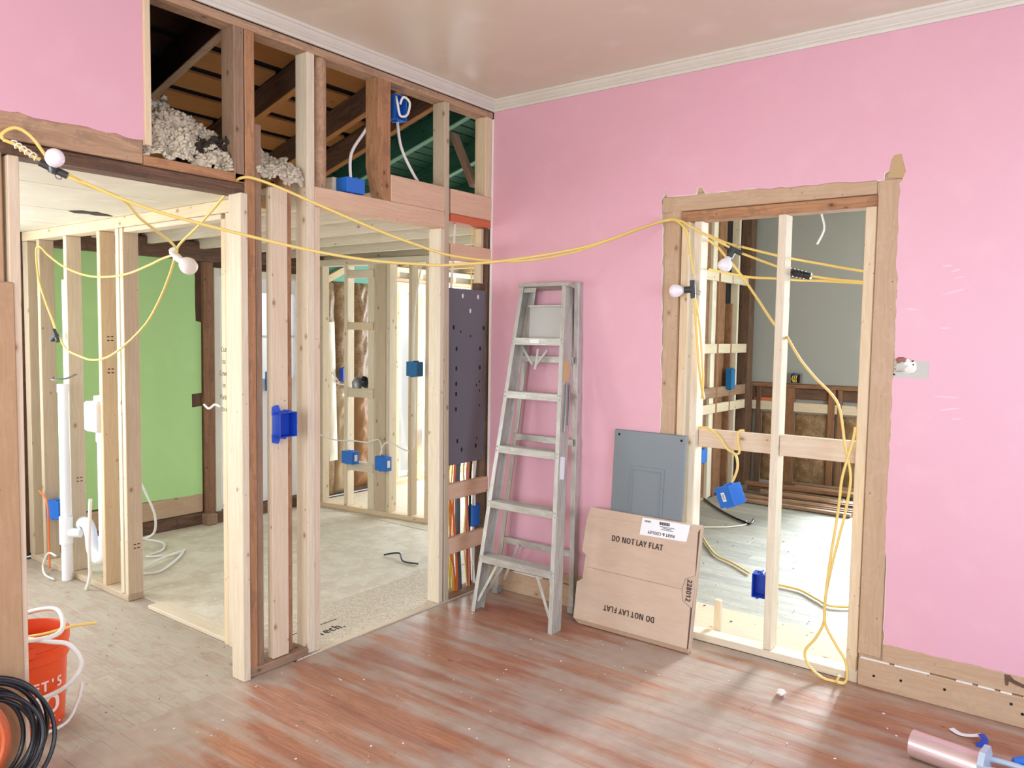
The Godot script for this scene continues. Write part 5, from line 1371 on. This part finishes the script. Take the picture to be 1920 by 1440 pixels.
func build_string_lights() -> void:
	var t := thing("string_light", "yellow string light cord with white bulbs draped across the stud wall to the doorway", "string light", Vector3(0.0, 0.0, 1.6))
	var c := func(called: String, pts: Array, r := 0.0062, m: Material = null) -> void:
		var loc := []
		for p in pts: loc.append(p - origin(t))
		put(t, called, tube(loc, r, 7, 8), m if m else M.yellow)
	c.call("cord", [Vector3(0.013, 2.193, 2.639), Vector3(0.013, 2.214, 2.639), Vector3(0.028, 2.237, 2.604), Vector3(0.047, 2.211, 2.562), Vector3(0.075, 2.122, 2.499), Vector3(0.123, 2.062, 2.389), Vector3(0.207, 1.994, 2.2), Vector3(0.344, 1.926, 1.889), Vector3(0.445, 1.886, 1.661), Vector3(0.536, 1.865, 1.456), Vector3(0.613, 1.862, 1.281), Vector3(0.674, 1.866, 1.143), Vector3(0.803, 1.908, 0.85), Vector3(0.969, 1.996, 0.474), Vector3(1.099, 2.107, 0.181), Vector3(1.185, 2.166, 0.02), Vector3(1.25, 2.15, 0.012)])
	c.call("cord", [Vector3(0.013, 2.193, 2.639), Vector3(0.028, 2.180, 2.605), Vector3(0.046, 2.150, 2.563), Vector3(0.055, 2.140, 2.540)])
	var coil := []
	for k in 22:
		var f := k / 21.0
		coil.append(Vector3(0.024, 2.186, 2.612).lerp(Vector3(0.052, 2.143, 2.548), f) + Vector3(0.5, 0.5, 0.6).normalized() * cos(k * 1.5) * 0.010 + Vector3(0.2, 0.8, -0.5).normalized() * sin(k * 1.5) * 0.010)
	c.call("twist_tie", coil, 0.003, M.cable_white)
	lamp_holder(t, Vector3(0.072, 2.112, 2.506), Vector3(0.03, -0.03, -0.06), Vector3(0.75, 0.25, 0.35), M.socket, true, 0.031)
	c.call("cord", [Vector3(0.085, 2.096, 2.472), Vector3(0.105, 2.072, 2.42), Vector3(0.03, 2.05, 2.25), Vector3(-0.22, 2.02, 2.05), Vector3(-0.45, 1.97, 1.80), Vector3(-0.60, 1.948, 1.68), Vector3(-0.66, 1.940, 1.650)])
	c.call("cord", [Vector3(-0.66, 1.938, 1.650), Vector3(-0.595, 1.977, 1.667), Vector3(-0.424, 2.047, 1.676), Vector3(-0.278, 2.116, 1.684), Vector3(-0.185, 2.164, 1.688), Vector3(-0.10, 2.195, 1.70), Vector3(-0.02, 2.205, 1.735), Vector3(0.030, 2.212, 1.745), Vector3(0.060, 2.215, 1.712), Vector3(0.121, 2.185, 1.628), Vector3(0.219, 2.118, 1.478), Vector3(0.347, 2.032, 1.283), Vector3(0.441, 1.977, 1.14), Vector3(0.552, 1.926, 0.972), Vector3(0.711, 1.914, 0.729), Vector3(0.86, 1.963, 0.49), Vector3(0.98, 2.035, 0.31), Vector3(1.10, 2.118, 0.13), Vector3(1.185, 2.160, 0.024), Vector3(1.25, 2.14, 0.02)])
	lamp_holder(t, Vector3(-0.665, 1.925, 1.648), Vector3(0.9, -0.45, 0.0), Vector3(0.85, -0.30, 0.1), M.sticker, false)
	var s2 := put(t, "socket", lathe([Vector2(0, 0), Vector2(0.020, 0.0), Vector2(0.017, 0.05), Vector2(0, 0.05)], 12), M.bulb, Vector3(-0.655, 1.920, 1.65) - origin(t), Basis(Vector3.BACK, -2.0), "white lamp socket")
	put(s2, "bulb", lathe([Vector2(0.014, 0.04), Vector2(0.018, 0.06), Vector2(0.034, 0.085), Vector2(0.042, 0.115), Vector2(0.037, 0.14), Vector2(0.022, 0.153), Vector2(0, 0.157)], 20), M.bulb)
	# loop round the second partition stud, with a plug
	c.call("cord", [Vector3(-0.692, 1.931, 1.646), Vector3(-0.801, 1.919, 1.642), Vector3(-0.943, 1.893, 1.636), Vector3(-1.185, 1.858, 1.626), Vector3(-1.445, 1.85, 1.615), Vector3(-1.725, 1.869, 1.603), Vector3(-2.027, 1.931, 1.591), Vector3(-2.268, 2.013, 1.58), Vector3(-2.394, 2.07, 1.575), Vector3(-2.457, 2.05, 1.573), Vector3(-2.432, 1.881, 1.574), Vector3(-2.328, 1.727, 1.578), Vector3(-2.225, 1.61, 1.582), Vector3(-2.16, 1.53, 1.586)])
	c.call("cord", [Vector3(-2.11, 1.50, 1.588), Vector3(-2.014, 1.433, 1.591), Vector3(-1.823, 1.397, 1.599), Vector3(-1.64, 1.381, 1.607), Vector3(-1.43, 1.409, 1.615), Vector3(-1.199, 1.491, 1.625), Vector3(-0.982, 1.597, 1.634), Vector3(-0.835, 1.719, 1.64), Vector3(-0.732, 1.836, 1.644), Vector3(-0.672, 1.925, 1.647)])
	lamp_holder(t, Vector3(-2.135, 1.515, 1.600), Vector3(0.5, -0.6, 0.0), Vector3(-0.5, -0.9, 0.2), M.socket, false)
	# second string in the doorway
	var d := thing("string_light", "yellow string light with two white bulbs and black sockets hung inside the doorway", "string light", Vector3(1.30, 0.0, 0.02))
	var e := func(called: String, pts: Array, r := 0.0062, m: Material = null) -> void:
		var loc := []
		for p in pts: loc.append(p - origin(d))
		put(d, called, tube(loc, r, 7, 8), m if m else M.yellow)
	e.call("cord", [Vector3(1.20, 2.160, 0.028), Vector3(1.25, 2.15, 0.026), Vector3(1.318, 2.109, 0.018), Vector3(1.432, 2.044, 0.0), Vector3(1.475, 2.015, -0.05)])
	e.call("cord", [Vector3(1.50, 1.995, -0.10), Vector3(1.58, 1.962, -0.12), Vector3(1.672, 1.924, -0.13), Vector3(1.74, 1.895, -0.135)])
	lamp_holder(d, Vector3(1.486, 2.005, -0.08), Vector3(0.5, -0.28, -0.25), Vector3(-0.6, -0.85, 0.35), M.socket, true, 0.036)
	e.call("cord", [Vector3(1.22, 2.158, 0.030), Vector3(1.265, 2.12, 0.032), Vector3(1.29, 2.07, 0.032), Vector3(1.314, 1.945, 0.030), Vector3(1.326, 1.88, 0.03)])
	lamp_holder(d, Vector3(1.326, 1.805, 0.034), Vector3(0.08, -1, 0), Vector3(-1, 0.02, 0.15), M.socket, true, 0.036)
	e.call("cord", [Vector3(1.336, 1.765, 0.034), Vector3(1.352, 1.70, 0.030), Vector3(1.369, 1.598, 0.025), Vector3(1.387, 1.40, 0.02), Vector3(1.386, 1.30, 0.012), Vector3(1.372, 1.26, -0.02)])
	e.call("cord", [Vector3(1.336, 1.765, 0.034), Vector3(1.344, 1.68, 0.030), Vector3(1.358, 1.52, 0.025), Vector3(1.372, 1.36, 0.012), Vector3(1.376, 1.25, -0.03)], 0.007)
	e.call("cord", [Vector3(1.30, 2.11, -0.12), Vector3(1.42, 2.05, -0.13), Vector3(1.527, 2.017, -0.15), Vector3(1.716, 1.963, -0.15), Vector3(1.894, 1.922, -0.15), Vector3(2.082, 1.882, -0.15), Vector3(2.2, 1.87, -0.15)])
	e.call("cord", [Vector3(1.33, 1.918, -0.15), Vector3(1.532, 1.873, -0.15), Vector3(1.668, 1.861, -0.15), Vector3(1.80, 1.848, -0.15), Vector3(1.946, 1.838, -0.15), Vector3(2.084, 1.826, -0.15), Vector3(2.2, 1.82, -0.15)])
	e.call("cord", [Vector3(1.85, 1.866, -0.145), Vector3(1.95, 1.848, -0.145), Vector3(2.084, 1.832, -0.145), Vector3(2.2, 1.825, -0.145)])
	e.call("cord", [Vector3(1.32, 2.075, -0.125), Vector3(1.38, 2.03, -0.13), Vector3(1.425, 1.98, -0.13), Vector3(1.498, 1.897, -0.13), Vector3(1.598, 1.761, -0.13), Vector3(1.690, 1.635, -0.12), Vector3(1.75, 1.58, -0.115), Vector3(1.80, 1.552, -0.02), Vector3(1.867, 1.467, 0.02), Vector3(1.942, 1.384, 0.03), Vector3(2.015, 1.314, 0.03), Vector3(2.053, 1.244, 0.03), Vector3(2.081, 1.101, 0.04), Vector3(2.100, 1.035, 0.05), Vector3(2.118, 0.94, 0.06), Vector3(2.102, 0.793, 0.06), Vector3(2.083, 0.693, 0.06), Vector3(2.054, 0.541, 0.06), Vector3(2.032, 0.387, 0.06), Vector3(2.030, 0.275, 0.06), Vector3(1.998, 0.191, 0.06), Vector3(1.952, 0.116, 0.06), Vector3(1.967, 0.056, 0.06), Vector3(2.029, 0.014, 0.065), Vector3(2.088, 0.010, 0.065), Vector3(2.127, 0.012, 0.06)])
	e.call("cord", [Vector3(2.112, 1.17, -0.005), Vector3(2.112, 1.12, 0.02), Vector3(2.100, 1.035, 0.056), Vector3(2.082, 0.937, 0.066), Vector3(2.072, 0.79, 0.066), Vector3(2.050, 0.589, 0.068), Vector3(2.036, 0.412, 0.068), Vector3(2.035, 0.276, 0.066), Vector3(2.080, 0.187, 0.06), Vector3(2.129, 0.114, 0.06), Vector3(2.139, 0.045, 0.06), Vector3(2.127, 0.012, 0.06), Vector3(2.100, 0.014, 0.07), Vector3(2.110, 0.045, 0.07)])
	# black connector
	var st := begin()
	tube_into(st, PackedVector3Array([Vector3(-0.06, 0, 0), Vector3(-0.04, 0, 0), Vector3(0.0, 0, 0), Vector3(0.035, 0, 0), Vector3(0.06, 0, 0)]), 0.017, 12)
	for k in 5: tube_into(st, PackedVector3Array([Vector3(-0.05 + k * 0.018, 0, 0), Vector3(-0.043 + k * 0.018, 0, 0)]), 0.0205, 12)
	put(d, "connector", st.commit(), M.cable_black, Vector3(1.792, 1.879, -0.145) - origin(d), Basis(Vector3.BACK, -0.25), "black cord connector")

func build_floor_things() -> void:
	# bucket
	var b := thing("bucket", "orange plastic bucket with white lettering behind the left jamb", "bucket", Vector3(-0.33, 0, 2.485))
	put(b, "body", lathe([Vector2(0, 0.0), Vector2(0.125, 0.0), Vector2(0.131, 0.012), Vector2(0.144, 0.27), Vector2(0.152, 0.275), Vector2(0.152, 0.305), Vector2(0.146, 0.31), Vector2(0.147, 0.325), Vector2(0.154, 0.33), Vector2(0.155, 0.366), Vector2(0.148, 0.372), Vector2(0.143, 0.366), Vector2(0.138, 0.28), Vector2(0.124, 0.012), Vector2(0, 0.01)], 40), M.bucket)
	var rows := [["LET'S", 0.185, 0.040, -0.10], ["DO", 0.105, 0.074, -0.08], ["THIS.", 0.035, 0.040, -0.10]]
	for r in rows:
		var word: String = r[0]
		var rad: float = 0.1315 + (r[1] - 0.012) * 0.05
		var step: float = r[2] * 0.80 / rad
		for k in word.length():
			var ang: float = r[3] - (k - (word.length() - 1) * 0.5) * step
			# letters set one by one round the wall of the bucket
			var n := Vector3(cos(ang), 0, sin(ang))
			put(b, "letter", text_mesh(word[k], r[2]), M.letter, n * (rad + 0.0006) + Vector3(0, r[1], 0), Basis(Vector3.UP.cross(n), Vector3.UP, n))
	put(b, "bail_ear", box(Vector3(0.02, 0.04, 0.03), 0.004), M.bucket, Vector3(0.155, 0.335, 0.04))
	cable("bucket_cable", "white cable coiled over the rim of the orange bucket and hanging down its right side", "white cables in the bucket", M.cable_white, [Vector3(-0.50, 0.34, 2.50), Vector3(-0.38, 0.39, 2.60), Vector3(-0.22, 0.395, 2.55), Vector3(-0.12, 0.385, 2.48), Vector3(-0.09, 0.36, 2.42), Vector3(-0.09, 0.27, 2.38), Vector3(-0.12, 0.19, 2.43), Vector3(-0.17, 0.15, 2.52)], 0.009)
	cable("bucket_cable", "white cable loop lying across the orange bucket's mouth", "white cables in the bucket", M.cable_white, [Vector3(-0.45, 0.36, 2.62), Vector3(-0.30, 0.385, 2.62), Vector3(-0.15, 0.395, 2.52), Vector3(-0.16, 0.40, 2.42), Vector3(-0.30, 0.44, 2.38), Vector3(-0.46, 0.40, 2.44), Vector3(-0.45, 0.36, 2.6)], 0.009)
	cable("bucket_cable", "cream cable end sticking out of the orange bucket to the right", "white cables in the bucket", M.yellow, [Vector3(-0.30, 0.37, 2.55), Vector3(-0.20, 0.39, 2.47), Vector3(-0.16, 0.405, 2.38), Vector3(-0.14, 0.40, 2.30)], 0.006)
	cable("bucket_cable", "white cable end lying beside the foot of the orange bucket", "white cables in the bucket", M.cable_white, [Vector3(-0.17, 0.012, 2.50), Vector3(-0.16, 0.03, 2.41), Vector3(-0.17, 0.10, 2.36), Vector3(-0.18, 0.16, 2.34)], 0.006)
	# coils by the left post
	var k1 := thing("cable_coil", "coil of shiny black cable leaning on the left post", "cable coil", Vector3(0.19, 0, 2.79))
	k1.rotation.z = 0.25
	var rg := RandomNumberGenerator.new()
	rg.seed = 3
	for i in 9:
		var pts := []
		var rr := 0.205 - 0.0095 * ((i * 4) % 9) + rg.randf_range(-0.004, 0.004)
		var ph := rg.randf() * TAU
		for q in 14:
			var a := TAU * q / 14.0
			pts.append(Vector3(-0.03 + 0.009 * i + 0.008 * sin(a * 2 + ph), 0.212 + cos(a) * rr + 0.006 * sin(a + ph), sin(a) * rr + 0.008 * cos(a * 2.0 + ph)))
		put(k1, "turn", tube(pts, 0.0074, 5, 8, true), M.cable_black)
	put(k1, "tie", box(Vector3(0.10, 0.004, 0.03), 0.001), M.cable_black, Vector3(0.0, 0.405, 0.0))
	var k2 := thing("cable_coil", "coil of orange cable on the floor against the left post", "cable coil", Vector3(0.10, 0, 2.86))
	k2.rotation.z = 0.2
	for i in 6:
		var pts := []
		var rr := 0.17 - 0.010 * (i % 3)
		for q in 14:
			var a := TAU * q / 14.0
			pts.append(Vector3(-0.03 + 0.009 * i, 0.18 + cos(a) * rr, sin(a) * rr))
		put(k2, "turn", tube(pts, 0.0085, 5, 8, true), M.orange_cord)
	# caulking gun
	var g := thing("caulking_gun", "silver barrel caulking gun with a pale frame and blue handle lying on the floor", "caulking gun", Vector3(2.675, 0.0, 0.55))
	var ax := Vector3(1.0, 0.0, 0.14).normalized()
	var gb := Basis(ax, Vector3.UP, ax.cross(Vector3.UP))
	put(g, "barrel", tube([gb * Vector3(-0.19, 0.051, 0), gb * Vector3(-0.05, 0.051, 0), gb * Vector3(0.0, 0.051, 0), gb * Vector3(0.045, 0.051, 0)], 0.050, 3, 32), M.gun_tube)
	var plate_ := PackedVector2Array([Vector2(-0.058, -0.044), Vector2(0.058, -0.044), Vector2(0.062, 0.04), Vector2(0.036, 0.078), Vector2(-0.036, 0.078), Vector2(-0.062, 0.04)])
	put(g, "end_plate", plate(plate_, 0.02), M.gun_frame, gb * Vector3(0.06, 0.046, 0), gb * Basis(Vector3.UP, PI / 2))
	for s in [-1.0, 1.0]:
		put(g, "frame_arm", tube([gb * Vector3(0.055, 0.07, s * 0.045), gb * Vector3(0.12, 0.08, s * 0.04), gb * Vector3(0.24, 0.085, s * 0.03)], 0.011, 4, 8), M.gun_frame)
	put(g, "push_rod", tube([gb * Vector3(0.045, 0.046, 0), gb * Vector3(0.20, 0.05, 0), gb * Vector3(0.35, 0.055, 0)], 0.006, 3, 8), M.steel)
	put(g, "hole_rim", tube([gb * Vector3(0.063, 0.056, 0), gb * Vector3(0.063, 0.043, 0.013), gb * Vector3(0.063, 0.030, 0), gb * Vector3(0.063, 0.043, -0.013)], 0.004, 4, 6, true), M.socket)
	put(g, "handle", box(Vector3(0.20, 0.036, 0.04), 0.012), M.blue, gb * Vector3(0.205, 0.10, -0.115), gb * Basis(Vector3.UP, 0.35) * Basis(Vector3.BACK, 0.35))
	var tp := thing("tape_strip", "curled strip of white and blue tape on the floor beside the caulking gun", "tape", Vector3(2.63, 0, 0.22))
	put(tp, "strip", tube([Vector3(-0.055, 0.004, -0.02), Vector3(-0.02, 0.006, 0.012), Vector3(0.02, 0.012, 0.01), Vector3(0.05, 0.022, 0.0)], 0.012, 5, 10, false, 0.12), M.sticker)
	put(tp, "curl", tube([Vector3(0.05, 0.024, 0.0), Vector3(0.066, 0.018, 0.03), Vector3(0.058, 0.006, 0.055), Vector3(0.04, 0.004, 0.06)], 0.013, 5, 10, false, 0.12), M.tape_blue)
	# small leftovers
	single("plaster_chunk", "small white and tan plaster chunk on the floor in front of the doorway", "rubble", blob(Vector3(0.020, 0.014, 0.018), 15, 0.5), M.plaster_white, Vector3(1.935, 0.011, 0.335))
	var oc := thing("wood_offcut", "short pale wood offcut standing on the plywood just inside the doorway", "wood offcut", Vector3(1.42, 0.004, -0.20))
	put(oc, "block", box(Vector3(0.034, 0.165, 0.034), 0.003), M.wood_pale, Vector3(0, 0.083, 0))
	var chip := begin()
	box(Vector3(0.012, 0.003, 0.007), 0.0008, Vector3.INF, chip, Vector3.ZERO)
	var cm := chip.commit()
	var spots := []
	for i in 110:
		var z := rg.randf_range(0.05, 2.6)
		var x := rg.randf_range(0.03, 2.5)
		spots.append([Vector3(x, 0.0015, z), rg.randf_range(0.35, 0.8)])
	for i in 90: spots.append([Vector3(rg.randf_range(0.05, 2.1), 0.0065, rg.randf_range(-2.6, -0.14)), rg.randf_range(0.35, 1.0)])
	for i in 70: spots.append([Vector3(rg.randf_range(-1.9, -0.05), 0.004, rg.randf_range(-0.4, 2.4)), rg.randf_range(0.3, 0.6)])
	var dark := begin()
	box(Vector3(0.014, 0.004, 0.009), 0.0008, Vector3.INF, dark, Vector3.ZERO)
	var dm := dark.commit()
	for kind in 2:
		var mm := MultiMesh.new()
		mm.transform_format = MultiMesh.TRANSFORM_3D
		mm.mesh = cm if kind == 0 else dm
		var use := []
		for i in spots.size():
			if (spots[i][0].x < 0.0 or spots[i][0].z < 0.0) == (kind == 1): use.append(spots[i])
		mm.instance_count = use.size()
		for i in use.size():
			mm.set_instance_transform(i, Transform3D(Basis(Vector3.UP, rg.randf() * TAU).scaled(Vector3.ONE * use[i][1]), use[i][0]))
		var mi := MultiMeshInstance3D.new()
		mi.name = "wood_chips" if kind == 0 else "floor_debris"
		mi.multimesh = mm
		mi.material_override = M.plaster_white if kind == 0 else M.cable_grey
		add_child(mi)
		tag(mi, "pale wood and plaster chips scattered over the reddish floor" if kind == 0 else "dark crumbs scattered over the plywood and back-room floors", "debris", "", "stuff")

func _ready() -> void:
	rng.seed = 2024
	camera_and_light()
	make_materials()
	build_floors()
	build_right_wall()
	build_left_wall()
	build_shell()
	build_partition()
	build_leanto()
	build_attic()
	build_back_room()
	build_ladder()
	build_box_and_cover()
	build_panel()
	build_boxes()
	build_plumbing()
	build_string_lights()
	build_floor_things()
